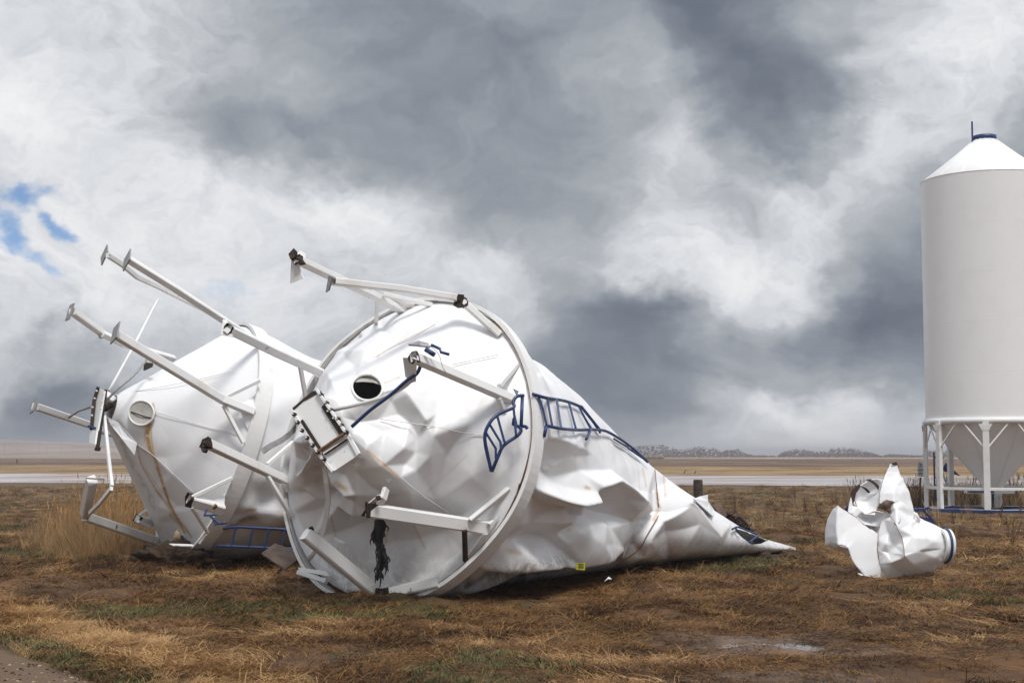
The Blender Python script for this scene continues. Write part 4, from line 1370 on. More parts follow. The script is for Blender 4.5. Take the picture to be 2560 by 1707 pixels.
    for x in (628, 640, 652):
        Geo().prism([on_plane(u_, v_, sc + sn * 0.006, sn) for u_, v_ in Q(5, (x - 4, 1401), (x + 3, 1401), (x + 3, 1418), (x - 4, 1418))], 0.003).obj('sticker_print', 'dark_print', s0)
    for y in (1388, 1394):
        Geo().prism([on_plane(u_, v_, sc + sn * 0.006, sn) for u_, v_ in Q(5, (622, y), (656, y - 1), (656, y + 2), (622, y + 3))], 0.003).obj('sticker_print', 'dark_print', s0)
    # seam strips along the wall
    for pts_ in ([(250, 880), (215, 1000), (160, 1120), (60, 1270)], [(1105, 795), (1118, 920), (1130, 1030)], [(1128, 1085), (1060, 1200), (1000, 1300), (860, 1400)]):
        P_ = [wall_pt(x, y, 0.012) for x, y in Q(5, *pts_)]
        Geo().tube(smooth_path(P_, 8), 0.008, 5).obj('seam', 'rust_orange', t, True)
    for pts_ in ([(890, 970), (1000, 905), (1180, 820), (1370, 705)], [(1520, 1045), (1760, 990), (1900, 960)]):
        P_ = [wall_pt(x, y, 0.006) for x, y in Q(3, *pts_)]
        Geo().tube(smooth_path(P_, 8), 0.006, 5).obj('seam', 'white_steel', t, True)
    P_ = [wall_pt(x, y, 0.006) for x, y in Q(4, (980, 25), (1380, 80), (1600, 125), (1840, 160))]
    Geo().tube(smooth_path(P_, 8), 0.006, 5).obj('seam', 'white_steel', t, True)
    P_ = [wall_pt(x, y, 0.03) for x, y in Q(4, (1140, 510), (1350, 680), (1580, 830))]
    Geo().tube(P_, 0.007, 5).obj('wire', 'beam_white', t, True)
    return t


def body_pts(o):
    me = o.data
    a = np.empty(len(me.vertices) * 3)
    me.vertices.foreach_get('co', a)
    return a.reshape(-1, 3)


def smoothq(z, pts, n=4):
    P = smooth_path([np.array(p, float) for p in pts], n)
    return Q(z, *[tuple(p) for p in P])


def thing_part(name, parent, loc):
    o = bpy.data.objects.new(name, None)
    col.objects.link(o)
    o.parent = parent
    o.matrix_parent_inverse = Matrix.Translation(-Vector(parent.location))
    return o


bin_a = build_bin_a()

# ------------------------------------------------------------------ far toppled bin (B)
def build_bin_b():
    B = BB
    t = thing('toppled_grain_bin', 'toppled white grain bin with smooth rust streaked hopper cone and splayed legs in air', 'grain bin', (B.C[0], B.C[1], 0),
              'grain bins blown over')
    # ---- wall, sagging behind the ring
    nt, nu = 110, 240
    T = np.linspace(0, 5.2, nt)
    ph = np.linspace(0, 2 * np.pi, nu, endpoint=False)
    d2 = unit(np.array([-B.a[0], -B.a[1], 0]))
    fr = np.array([d2[1], -d2[0], 0])
    P = np.zeros((nt, nu, 3))
    for i, tt in enumerate(T):
        bl = min(1, tt / 2.6); bl = bl * bl * (3 - 2 * bl)
        ringp = B.C - B.a * tt + (B.R - 0.02) * (np.cos(ph)[:, None] * B.u + np.sin(ph)[:, None] * B.v)
        zt = np.interp(tt, [0, 1, 2.6, 4, 5.2], [4.1, 3.75, 3.45, 3.3, 2.6]); zb = np.interp(tt, [0, 1, 2.6, 5.2], [0.1, 0.42, 0.50, 0.2])
        w = np.interp(tt, [0, 3, 5.2], [2.1, 2.15, 1.5])
        base = np.array([B.C[0], B.C[1], 0]) + d2 * tt
        sec = base + (w * np.cos(ph))[:, None] * fr + (zb + (zt - zb) / 2 * (1 + np.sin(ph)))[:, None] * ZUP
        P[i] = (1 - bl) * ringp + bl * sec
    P[..., 2] = np.maximum(P[..., 2], 0.0)
    P = blur(P, 2)
    N = grid_normals(P, True)
    if ((P - P.mean(1, keepdims=True)) * N).sum() < 0:
        N = -N
    q = proj(P.reshape(-1, 3))
    face = ((ORG - P) / np.linalg.norm(ORG - P, axis=2, keepdims=True) * N).sum(2)
    wgt = np.clip((face + 0.05) / 0.35, 0, 1)
    pts = Q(8, (600, -800, 0), (1200, -900, 0), (2500, -700, 0), (2600, 300, 0), (2600, 1700, -0.1), (500, 1700, 0), (560, 1400, 0), (900, 600, 0), (1150, 0, 0), (1300, -500, 0),
            (1300, -50, 0.05), (1400, 150, -0.02), (1250, 760, 0.05), (1150, 900, -0.04), (1400, 850, -0.06), (1350, 1000, -0.12), (1200, 1060, -0.10),
            (900, 1180, -0.12), (1000, 1230, -0.22), (1250, 1200, 0.02), (1400, 1260, 0.05), (1300, 1330, 0.0), (1100, 1400, -0.12), (900, 1420, -0.12), (1400, 1430, -0.18), (1000, 700, 0.0))
    lines = [Q(8, (840, 1020, 0.03), (1040, 1095, 0.10), (1260, 1120, 0.14), (1400, 1160, 0.16), (1520, 1195, 0.16)),
             Q(8, (1040, 1125, -0.02), (1260, 1150, 0.02), (1400, 1195, 0.03), (1520, 1230, 0.03)),
             Q(8, (760, 1300, -0.05), (950, 1220, 0.06), (1160, 1160, 0.08)),
             Q(8, (1230, 1290, 0.03), (1260, 1200, 0.10), (1330, 1160, 0.08))]
    off = facet_field(pts, lines, q).reshape(nt, nu)
    off = 0.6 * blur(off, 1) + 0.4 * blur(off, 8)
    P = P + N * ((off * wgt) * np.clip(T / 0.4, 0, 1)[:, None] + 0.02 * np.clip(T / 2, 0, 1)[:, None] * vnoise(P, 1.0, 7.7, 2, True))[..., None]
    V = P.reshape(-1, 3); q2 = proj(V)
    rust = stain(q2, [(Q(8, (1380, 1150), (1500, 1185)), 3, 5, 0.9), (Q(8, (1040, 1100), (1120, 1110)), 2, 2, 0.7), (Q(8, (1000, 620), (860, 1000), (760, 1220)), 1.5, 1.5, 0.5)])
    dirt = np.clip((0.55 - V[:, 2]) / 0.6, 0, 1) * 0.5 + stain(q2, [(Q(8, (750, 1300), (1150, 1170)), 12, 5, 0.5)])
    wall = mesh_obj('wall', V, grid_faces(nt, nu, True), 'white_steel', t, True, {'rust': rust, 'dirt': np.clip(dirt, 0, .9)})
    # ---- hopper cone
    nr, na = 140, 420
    th = np.linspace(0, 2 * np.pi, na, endpoint=False)
    S = np.linspace(0, 1, nr)
    r = B.R - 0.03 - (B.R - 0.03 - 0.26) * S
    P = B.C + B.a * (1.74 * S)[:, None, None] + r[:, None, None] * (np.cos(th)[None, :, None] * B.u + np.sin(th)[None, :, None] * B.v)
    N = grid_normals(P, True)
    if (N * B.a).sum() < 0:
        N = -N
    q = proj(P.reshape(-1, 3))
    ringpx = proj(np.array([B.ring_pt(a, B.R * 1.02) for a in np.linspace(0, 2 * np.pi, 40, endpoint=False)]))
    pts = [(x, y, 0.0) for x, y in ringpx] + Q(2, (700, 150, 0), (900, -100, 0), (1200, -300, 0), (1200, 100, 0), (1000, 300, 0.0), (1250, 500, 0.0), (1400, 300, 0), (900, 650, -0.06), (800, 520, -0.03), (1000, 850, -0.10), (1100, 900, -0.09), (1150, 1040, -0.10), (1050, 1020, -0.05), (950, 800, -0.05), (600, 150, 0))
    lines = [Q(2, (650, 190, 0.0), (830, 430, 0.03), (960, 530, 0.05), (1100, 660, 0.06), (1250, 800, 0.06), (1340, 900, 0.03)),
             Q(2, (830, 470, -0.04), (950, 760, -0.02), (1100, 940, -0.02), (1240, 1140, 0.0))]
    off = facet_field(pts, lines, q).reshape(nr, na)
    off = 0.7 * (0.7 * blur(off, 1) + 0.3 * blur(off, 8))
    face = ((ORG - P) / np.linalg.norm(ORG - P, axis=2, keepdims=True) * N).sum(2)
    wg = np.clip((face + 0.05) / 0.3, 0, 1)
    ed = (np.clip(S / 0.05, 0, 1) * np.clip((1 - S) / 0.08, 0, 1))[:, None]
    P = P + N * ((off * wg + 0.010 * vnoise(P, 0.9, 5.1, 2)) * ed)[..., None]
    V = P.reshape(-1, 3); q2 = proj(V)
    rust = stain(q2, [(Q(2, (912, 290), (905, 380), (925, 480)), 8, 5, 1.2), (Q(2, (925, 470), (965, 560), (1010, 700), (1070, 880), (1180, 1090)), 4.2, 2.6, 1.2),
                      (Q(2, (930, 300), (940, 430), (955, 520)), 2.2, 1.8, 0.8), (Q(2, (890, 300), (885, 430)), 2.0, 1.8, 0.6),
                      (Q(2, (830, 450), (860, 590), (960, 760), (1080, 930), (1230, 1120)), 1.8, 2.6, 0.75), (Q(2, (1080, 960), (1180, 1060), (1230, 1120)), 6, 4, 0.6),
                      (Q(1, (950, 1200), (958, 1290)), 3, 4, 0.8), (Q(2, (840, 540), (1000, 780)), 1.6, 1.6, 0.4)])
    dirt = np.clip((0.8 - V[:, 2]) / 0.7, 0, 1) * 0.45 + stain(q2, [(Q(2, (620, 240), (780, 560), (960, 900)), 6, 10, 0.45)])
    hop = mesh_obj('hopper', V, grid_faces(nr, na, True), 'white_steel', t, True, {'rust': rust, 'dirt': np.clip(dirt, 0, .85)})
    Vh, qh, dh = V, q2, (V - ORG) @ FW

    def hp(x, y, lift=0.0):
        near = np.hypot(qh[:, 0] - x, qh[:, 1] - y); k = near < 8
        dep = dh[k].min() if k.any() else dh[near.argmin()]
        d = ray(x, y)
        return ORG + d * ((dep - lift) / (d @ FW))
    # cone plates are welded along straight rays
    for ln, z in (([(650, 1140), (1000, 1080), (1300, 1020), (1550, 960)], 1), ([(640, 1160), (900, 1240), (1300, 1360), (1590, 1430)], 1), ([(830, 440), (960, 532), (1100, 662), (1250, 800)], 2)):
        Geo().tube(smooth_path([hp(x, y, 0.004) for x, y in Q(z, *ln)], 6), 0.006, 5).obj('seam', 'white_steel', hop, True)
    # inspection port with its lid
    hx, hy = Q(1, (862, 1270))[0]
    nrm = unit(np.cross(hp(hx + 30, hy) - hp(hx - 30, hy), hp(hx, hy + 30) - hp(hx, hy - 30)))
    if nrm @ (ORG - hp(hx, hy)) < 0:
        nrm = -nrm
    cen = hp(hx, hy) + nrm * 0.02
    s = unit(np.cross(nrm, ZUP)); u = np.cross(s, nrm)
    ringc = [on_plane(hx + 31.5 * math.cos(a), hy + 30.5 * math.sin(a), cen + nrm * 0.03, nrm) for a in np.linspace(0, 2 * np.pi, 36, endpoint=False)]
    lid = mesh_obj('port_lid', [cen - nrm * 0.01] + ringc, [(0, i + 1, (i + 1) % 36 + 1) for i in range(36)], 'grey_lid', t)
    Geo().tube(ringc, 0.016, 6, closed=True).obj('port_collar', 'beam_white', lid, True)
    ins = [on_plane(x, y, cen + nrm * 0.03, nrm) for x, y in Q(1, (785, 1262), (840, 1280), (890, 1298), (938, 1308))]
    Geo().sweep(ins, 0.02, 0.012, nrm).obj('lid_joint', 'rust_dark', lid)
    ring_beam(B, t, 0.26, 0.05, 0.02, None, 5.0, -0.10)
    # torn skirt sheet along the underside of the cone
    sk = [B.at(*p) for p in Q(2, (605, 235, 1.75), (690, 280, 1.70), (760, 350, 1.62), (830, 432, 1.50), (812, 520, 1.50), (720, 400, 1.65), (640, 300, 1.75))]
    Geo().prism(sk, 0.01).obj('torn_flap', 'white_steel', t)
    # ---- legs with base plates
    UP = None
    def LB(z, *pts, w=0.16, h=0.16, **k):
        return leg_bar(B, t, Q(z, *pts), w, h, **k)
    l = LB(1, (615, 112, 2.95), (720, 180, 2.6), (830, 272, 2.2), (1000, 350, 1.6), (1180, 440, 1.0), (1500, 600, 0.05), w=0.065, h=0.075)
    base_plate(B, l, (592, 110), 2.95, 0.26, z=1)
    l = LB(1, (770, 145, 2.75), (1100, 350, 1.9), (1460, 585, 0.9), (1720, 750, 0.05), w=0.115, h=0.10)
    base_plate(B, l, (757, 147), 2.76, 0.26, z=1)
    l = LB(1, (355, 525, 2.85), (570, 680, 2.1), w=0.12, h=0.12)
    LB(1, (580, 690, 2.1), (720, 760, 1.7), (1100, 870, 0.4), w=0.10, h=0.10)
    base_plate(B, l, (337, 530), 2.87, 0.28, z=1)
    Geo().tube([B.at(*Q(1, (560, 670))[0], 2.12), B.at(*Q(1, (568, 710))[0], 2.1)], 0.05, 8).obj('pipe_stub', 'beam_white', l, True)
    l = LB(1, (668, 688, 2.6), (1460, 1172, 0.55), (1690, 1265, 0.02), w=0.135, h=0.125)
    base_plate(B, l, (671, 682), 2.62, 0.28, z=1)
    brace_bar(B, l, Q(1, (1490, 1150, 0.5), (1732, 1032, 0.06)), 0.06)
    brace_bar(B, l, Q(1, (1468, 1215, 0.5), (1612, 1490, 0.06)), 0.06)
    plate(B, l, Q(1, (1590, 1258, 0.2), (1680, 1285, 0.03), (1645, 1390, 0.03)), 0, 0.01)
    plate(B, l, Q(1, (1600, 1200, 0.25), (1690, 1150, 0.03), (1690, 1240, 0.03)), 0, 0.01)
    l = LB(1, (82, 1222, 2.75), (495, 1362, 1.2), (700, 1440, 0.5), w=0.12, h=0.12)
    base_plate(B, l, (72, 1214), 2.77, 0.26, z=1)
    brace_bar(B, l, Q(1, (325, 1305, 1.9), (400, 1255, 1.85), (490, 1225, 1.8)), 0.035, mat='galvanised')
    brace_bar(B, l, Q(1, (555, 1415, 1.3), (672, 1452, 0.9)), 0.025, mat='galvanised')
    # folded near leg touching the ground
    l = LB(2, (450, 972, 1.55), (995, 1160, 0.02), w=0.15, h=0.15, up=ZUP)
    l2 = LB(2, (500, 705, 1.95), (448, 955, 1.6), w=0.15, h=0.16, up=B.u, name='leg')
    base_plate(B, l2, (522, 695), 1.96, 0.28, z=2, n=(0.06, 0.05, 1.0))
    Geo().box(B.at(*Q(2, (450, 965))[0], 1.56), 0.11, 0.11, 0.10, np.stack([B.u, B.a, B.v], 1)).obj('torn_edge', 'rust_dark', l)
    leg_bar(B, t, Q(2, (590, 235, 1.9), (615, 480, 1.85), (646, 752, 1.8)), 0.05, 0.06, name='bent_strap', up=B.u)
    leg_bar(B, t, Q(2, (644, 765, 1.8), (560, 870, 1.75), (485, 945, 1.7)), 0.05, 0.07, name='bent_strap', up=B.u)
    brace_bar(B, l, Q(2, (684, 1035, 1.0), (678, 1062, 1.0)), 0.02, mat='rust_dark', name='crack')
    # stubs near the ground
    l = LB(2, (835, 990, 0.7), (1035, 1030, 0.1), w=0.12, h=0.12, torn=0)
    brace_bar(B, l, Q(2, (840, 970, 0.7), (965, 885, 0.3)), 0.05)
    brace_bar(B, l, Q(2, (840, 1008, 0.7), (940, 1060, 0.4)), 0.05)
    l = LB(2, (1212, 850, 0.62), (1460, 920, 0.02), w=0.17, h=0.16, hollow=(0.25, 0), torn=0)
    brace_bar(B, l, Q(2, (1232, 832, 0.6), (1530, 690, 0.05)), 0.06)
    brace_bar(B, l, Q(2, (1232, 905, 0.55), (1350, 1090, 0.05)), 0.05)
    plate(B, l, Q(2, (1355, 880, 0.3), (1480, 800, 0.03), (1470, 900, 0.03)), 0, 0.01)
    plate(B, l, Q(2, (1380, 905, 0.3), (1412, 880, 0.25), (1420, 900, 0.2), (1395, 920, 0.25)), 0, 0.03, 'torn_edge', 'rust_orange')
    rod(B, l, Q(2, (1345, 915, 0.35), (1325, 965, 0.35), (1410, 960, 0.3)), 0.016, 0, 'gate_bracket', curve=False)
    rod(B, l, Q(2, (1370, 970, 0.35), (1440, 1025, 0.3), (1485, 1018, 0.25)), 0.02, 0, 'gate_bracket', curve=False)
    plate(B, l, Q(2, (1385, 990, 0.3), (1440, 1025, 0.3), (1400, 1040, 0.3)), 0, 0.02, 'gate_bracket', 'blue_paint')
    # edge of the ring lying on the ground
    plate(B, t, Q(2, (1285, 1165, 0.08), (1335, 1100, 0.08), (1345, 1110, 0.06), (1300, 1175, 0.06)), 0, 0.03, 'ring_lip')
    # rods of the opener
    rod(B, t, Q(1, (985, 440, 1.0), (930, 540, 1.2), (800, 790, 1.6), (625, 1105, 2.0)), 0.022, 0, 'opener_rod', 'beam_white')
    rod(B, t, Q(1, (900, 882, 1.5), (800, 1000, 1.7), (690, 1090, 1.9), (615, 1170, 2.0)), 0.022, 0, 'opener_rod', 'galvanised')
    plate(B, t, Q(1, (890, 900, 1.4), (945, 905, 1.4), (940, 930, 1.4), (882, 958, 1.4)), 0, 0.03, 'bracket', 'rust_dark')
    # ---- slide gate seen edge on
    g = thing_part('slide_gate', t, B.C)
    def SW(pts, w, h, nm, mat):
        P_ = [B.at(*p) for p in Q(1, *pts)]
        return Geo().sweep(P_, w, h, B.a).obj(nm, mat, g)
    SW([(545, 1080, 2.05), (515, 1180, 2.05), (495, 1390, 2.05)], 0.05, 0.05, 'gate_flange', 'rust_dark')
    SW([(600, 1105, 1.95), (580, 1250, 1.95), (540, 1535, 1.95)], 0.06, 0.05, 'gate_flange', 'rust_dark')
    plate(B, g, Q(1, (555, 1090, 2.0), (595, 1110, 2.0), (570, 1260, 2.0), (545, 1400, 2.0), (510, 1385, 2.0), (530, 1200, 2.0)), 0, 0.03, 'gate_plate')
    plate(B, g, Q(1, (490, 1395, 2.03), (540, 1400, 2.03), (525, 1500, 2.03), (485, 1490, 2.03)), 0, 0.03, 'gate_plate')
    SW([(530, 1535, 1.95), (552, 1535, 1.95)], 0.06, 0.05, 'gate_stop', 'rust_dark')
    SW([(600, 1170, 1.9), (640, 1150, 1.8)], 0.1, 0.25, 'outlet', 'beam_white')
    SW([(475, 1368, 2.1), (535, 1385, 2.0)], 0.04, 0.05, 'gate_handle', 'blue_paint')
    for (x, y) in ((540, 1110), (525, 1165), (510, 1230), (505, 1290), (590, 1135), (580, 1190), (570, 1240)):
        c = B.at(*Q(1, (x, y))[0], 2.1)
        Geo().tube([c, c + B.a * 0.03], 0.014, 6).obj('bolt', 'beam_white', g)
    Geo().tube([B.at(*Q(1, (590, 1240))[0], 1.9), B.at(*Q(1, (635, 1210))[0], 1.8)], 0.06, 8).obj('hub', 'rust_dark', g, True)
    return t


bin_b = build_bin_b()


# ladder lying in the shadow beneath bin B
def build_loose_ladder():
    Y = 24.0
    A = lambda x, y: at_depth(*Q(8, (x, y))[0], Y)
    t = thing('ladder', 'blue steel ladder lying on its side under the rust streaked toppled bin', 'ladder', A(1000, 1530))
    for ln in ([(740, 1322), (890, 1302), (1200, 1315), (1560, 1335), (1700, 1340)], [(660, 1522), (830, 1528), (1250, 1545), (1700, 1560)]):
        Geo().tube(smooth_path([A(*p) for p in ln], 4), 0.022, 8).obj('ladder_rail', 'blue_paint', t, True)
    for (a, b) in (((890, 1310), (840, 1522)), ((1095, 1318), (1040, 1535)), ((1285, 1325), (1230, 1540)), ((1475, 1332), (1420, 1545)), ((1640, 1338), (1600, 1550))):
        Geo().sweep([A(*a), A(*b)], 0.03, 0.045, FW).obj('ladder_rung', 'blue_paint', t)


build_loose_ladder()

# ------------------------------------------------------------------ torn roof section on the right
def sheet(name, outline, inner, Y0, parent, mat='white_steel', z=6, levels=3, crease=0.42, thick=0.012, folds=(), rust=None):
    if levels >= 3:            # torn rims: short uneven kinks between the corners
        jag = []
        for i, p in enumerate(outline):
            n_ = outline[(i + 1) % len(outline)]
            jag.append(p)
            ln = math.hypot(n_[0] - p[0], n_[1] - p[1])
            if ln > 70:
                for f in (0.36, 0.7):
                    e = rng.uniform(-5, 5)
                    jag.append((p[0] + (n_[0] - p[0]) * f - (n_[1] - p[1]) / ln * e, p[1] + (n_[1] - p[1]) * f + (n_[0] - p[0]) / ln * e, p[2] + (n_[2] - p[2]) * f))
        outline = jag
    pts = list(outline) + list(inner)
    edges = [(i, (i + 1) % len(outline)) for i in range(len(outline))]
    for f in folds:
        b = len(pts)
        pts += list(f)
        edges += [(b + i, b + i + 1) for i in range(len(f) - 1)]
    res = delaunay_2d_cdt([Vector((p[0], p[1])) for p in pts], edges, [list(range(len(outline)))], 1, 1e-4)
    src = np.array([p[:3] for p in pts])
    V = []
    for i, v in enumerate(res[0]):
        if res[3][i]:
            dep = src[res[3][i][0], 2]
        else:
            w = 1 / (np.hypot(src[:, 0] - v.x, src[:, 1] - v.y) + 1) ** 3
            dep = float((src[:, 2] * w).sum() / w.sum())
        V.append(at_depth(*Q(z, (v.x, v.y))[0], Y0 + dep))
    o = mesh_obj(name, V, [tuple(f) for f in res[2]], mat, parent, True)
    me = o.data
    fold = set(); rim = set()
    for (e, oe) in zip(res[1], res[4]):
        if oe and max(oe) >= len(outline):
            fold.add(tuple(sorted(e)))
        elif oe:
            rim.add(tuple(sorted(e)))
    at = me.attributes.new('crease_edge', 'FLOAT', 'EDGE')
    at.data.foreach_set('value', [0.85 if tuple(sorted(e.vertices)) in fold else (1.0 if tuple(sorted(e.vertices)) in rim else min(1, crease * rng.uniform(0.4, 1.6))) for e in me.edges])
    va = me.attributes.new('crease_vert', 'FLOAT', 'POINT')
    rimv = {v for e in rim for v in e}
    va.data.foreach_set('value', [0.9 if i in rimv else 0.0 for i in range(len(me.vertices))])
    m = o.modifiers.new('sub', 'SUBSURF'); m.levels = levels; m.render_levels = levels; m.boundary_smooth = 'PRESERVE_CORNERS'
    m = o.modifiers.new('thick', 'SOLIDIFY'); m.thickness = thick; m.offset = 0
    return o


def build_torn_roof():
    Y0 = 22.55
    t = thing('torn_roof_section', 'torn crumpled white bin roof with tall pointed flap and blue collar lying on grass', 'scrap metal', at_depth(*Q(6, (900, 1360))[0], Y0))
    sheet('shell', [(1015, 140, .28), (1062, 290, .22), (1110, 380, .20), (1152, 465, .18), (1197, 660, .12), (1260, 735, .10), (1400, 800, .10), (1515, 858, .08),
                    (1535, 1040, -.08), (1525, 1205, .05), (1390, 1300, .02), (1240, 1325, -.05), (1100, 1342, -.10), (855, 1370, -.10), (838, 1220, -.14), (815, 1080, -.12),
                    (822, 900, -.06), (855, 760, -.02), (945, 722, -.06), (950, 690, -.08), (940, 640, -.06), (988, 560, -.10), (910, 545, -.02), (832, 585, .02), (836, 470, .08), (888, 285, .2), (942, 172, .26)],
          [(1100, 1130, -.44), (1300, 1060, -.36), (1080, 1000, -.32), (1400, 980, -.26), (1420, 1150, -.22), (1200, 830, -.10), (1180, 920, -.30), (1300, 930, -.32), (960, 760, -.20),
           (900, 1000, -.22), (960, 1200, -.30), (1200, 1230, -.30), (1040, 300, .20), (960, 400, .06), (1060, 480, .02), (1100, 600, -.02), (1180, 730, .10), (1010, 640, -.20), (930, 880, -.10), (990, 1020, -.18), (900, 1120, -.2)],
          Y0, t, folds=([(960, 715, -.16), (1020, 830, -.34), (1070, 940, -.30), (1090, 1040, -.40), (1098, 1128, -.46)], [(840, 1215, -.14), (960, 1220, -.26), (1085, 1150, -.42)],
                        [(1100, 1110, -.42), (1250, 1080, -.36), (1500, 1055, -.12)], [(1050, 850, -.32), (1160, 790, -.16), (1240, 740, .05)], [(850, 1080, -.16), (930, 1100, -.18), (1085, 1110, -.42)],
                        [(900, 330, .17), (1000, 400, .04), (1090, 440, .10)], [(870, 480, .05), (980, 470, -.04), (1060, 560, -.02), (1150, 640, .06)]))
    sheet('torn_panel', [(402, 600, -.10), (390, 680, -.16), (385, 880, -.26), (395, 1010, -.32), (505, 1045, -.34), (540, 1160, -.36), (600, 1250, -.36), (680, 1340, -.34), (855, 1372, -.16), (838, 1220, -.16), (812, 1080, -.14), (822, 905, -.06), (670, 800, -.06), (600, 735, -.06), (500, 668, -.08)],
          [(600, 950, -.22), (650, 1150, -.28), (500, 850, -.20), (720, 1000, -.18)], Y0, t, crease=0.1)
    sheet('torn_panel', [(402, 598, -.10), (345, 645, .10), (295, 740, .28), (267, 880, .36), (265, 1020, .38), (400, 1072, .10), (520, 1114, -.20), (505, 1047, -.34), (395, 1012, -.32), (385, 880, -.26), (390, 680, -.16)],
          [(330, 850, .10), (330, 980, .06)], Y0, t, crease=0.0)
    sheet('inner_curl', [(540, 570, .28), (556, 490, .30), (600, 420, .32), (640, 388, .34), (720, 335, .36), (800, 320, .34), (872, 330, .25), (845, 450, .2), (836, 575, .10), (800, 650, .10), (785, 705, .05), (720, 700, .10), (650, 690, .16), (595, 615, .22)],
          [(700, 480, .52), (720, 600, .36), (780, 430, .46), (640, 520, .46)], Y0, t, 'bin_inside' if False else 'white_steel', crease=0.1)
    sheet('torn_edge', [(530, 470, .26), (580, 400, .28), (625, 378, .28), (645, 395, .26), (590, 470, .24), (570, 560, .22), (545, 610, .2), (535, 560, .22)], [(565, 500, .24)], Y0, t, 'rust_dark', levels=1)
    sheet('torn_edge', [(690, 330, .30), (740, 325, .30), (800, 365, .26), (832, 400, .24), (822, 440, .22), (790, 390, .24), (740, 350, .27)], [(770, 365, .26)], Y0, t, 'rust_dark', levels=1)
    sheet('torn_edge', [(630, 395, .27), (700, 420, .30), (740, 460, .34), (720, 475, .34), (680, 430, .32)], [(690, 435, .31)], Y0, t, 'rust_dark', levels=1)
    sheet('inner_panel', [(500, 690, .12), (535, 515, .20), (548, 610, .18), (600, 612, .16), (680, 692, .14), (800, 655, .06), (945, 690, -.02), (945, 725, -.02), (862, 762, .02), (842, 830, .04), (760, 815, .08), (670, 800, .10), (545, 695, .12)],
          [(650, 730, .3), (760, 740, .25), (850, 710, .1)], Y0, t, crease=0.1)
    sheet('inner_panel', [(520, 690, .14), (670, 795, .12), (842, 830, .06), (820, 900, .04), (700, 860, .5), (560, 780, .5)], [(700, 830, .45)], Y0, t, crease=0.0)
    sheet('rusted_tab', [(812, 622, -.03), (862, 580, -.08), (908, 545, -.06), (992, 562, -.14), (950, 605, -.10), (956, 686, -.12), (880, 645, -.10)], [(890, 605, -.16)], Y0, t, 'wood_ply', levels=1, thick=0.02)
    sheet('rusted_tab', [(950, 165, .22), (1015, 138, .27), (1020, 175, .25), (990, 175, .24)], [(995, 160, .24)], Y0, t, 'rust_dark', levels=1)
    sheet('torn_flap', [(1190, 740, .05), (1195, 690, .02), (1225, 675, -.02), (1265, 745, -.02), (1250, 790, .0), (1225, 730, -.04)], [(1225, 705, -.05)], Y0, t, 'beam_white', levels=1)
    # rust along torn rims and weld lines
    for k, (ln, w_) in enumerate(([[(855, 1368, -.13), (838, 1220, -.17), (815, 1080, -.15), (822, 900, -.09)], .007], [[(960, 715, -.18), (1020, 830, -.36), (1070, 940, -.32), (1090, 1040, -.42), (1098, 1128, -.48)], .006],
                                  [[(402, 600, -.11), (500, 668, -.09), (600, 735, -.07), (670, 800, -.07), (745, 850, -.07)], .005], [[(942, 172, .25), (888, 285, .19), (836, 470, .07), (832, 585, .01)], .006],
                                  [[(1015, 140, .27), (1062, 290, .21), (1110, 380, .19), (1152, 465, .17), (1197, 660, .11)], .005], [[(945, 722, -.07), (985, 740, -.2), (1000, 800, -.3), (1050, 770, -.28), (1040, 720, -.2), (990, 705, -.12)], .008],
                                  [[(556, 490, .27), (600, 615, .2), (650, 690, .14), (720, 702, .08), (785, 707, .03)], .006])):
        P_ = smooth_path([at_depth(*Q(6, p[:2])[0], Y0 + p[2]) for p in ln], 6)
        Geo().tube(P_, [w_ * (0.35 + 1.5 * abs(mnoise.noise(Vector((i * 0.37, k * 3.3, 0))))) for i in range(len(P_))], 5).obj('rusted_rim', 'rust_orange', t, True)
    # hatch collar
    c = at_depth(*Q(6, (1530, 1022))[0], Y0 + 0.06)
    ax = unit(np.array([0.97, -0.12, 0.05]))
    ax = unit(np.array([0.985, 0.16, -0.04]))
    s = unit(np.cross(ax, ZUP)); u = np.cross(s, ax)
    def hoop(r0, x0, x1, th, name, mat):
        n = 48; V = []; prof = [(r0, x0), (r0 + th, x0), (r0 + th, x1), (r0, x1)]
        for i in range(n):
            a = 2 * math.pi * i / n
            for (rr, xx) in prof:
                V.append(c + ax * xx + rr * (math.cos(a) * s + math.sin(a) * u))
        F = []
        for i in range(n):
            for j in range(4):
                F.append((i * 4 + j, i * 4 + (j + 1) % 4, ((i + 1) % n) * 4 + (j + 1) % 4, ((i + 1) % n) * 4 + j))
        return mesh_obj(name, V, F, mat, t, False)
    hoop(0.245, -0.035, -0.002, 0.03, 'collar_band', 'blue_paint')
    hoop(0.20, 0.0, 0.045, 0.058, 'hatch_collar', 'white_steel')
    hoop(0.20, -0.09, -0.037, 0.05, 'hatch_collar', 'white_steel')
    return t


build_torn_roof()


def px_bar(parent, pts, Y, w, h, name, mat, z, up=FW):
    P = [at_depth(*Q(z, p[:2])[0], Y + (p[2] if len(p) > 2 else 0)) for p in pts]
    return Geo().sweep(P, w, h, up).obj(name, mat, parent)


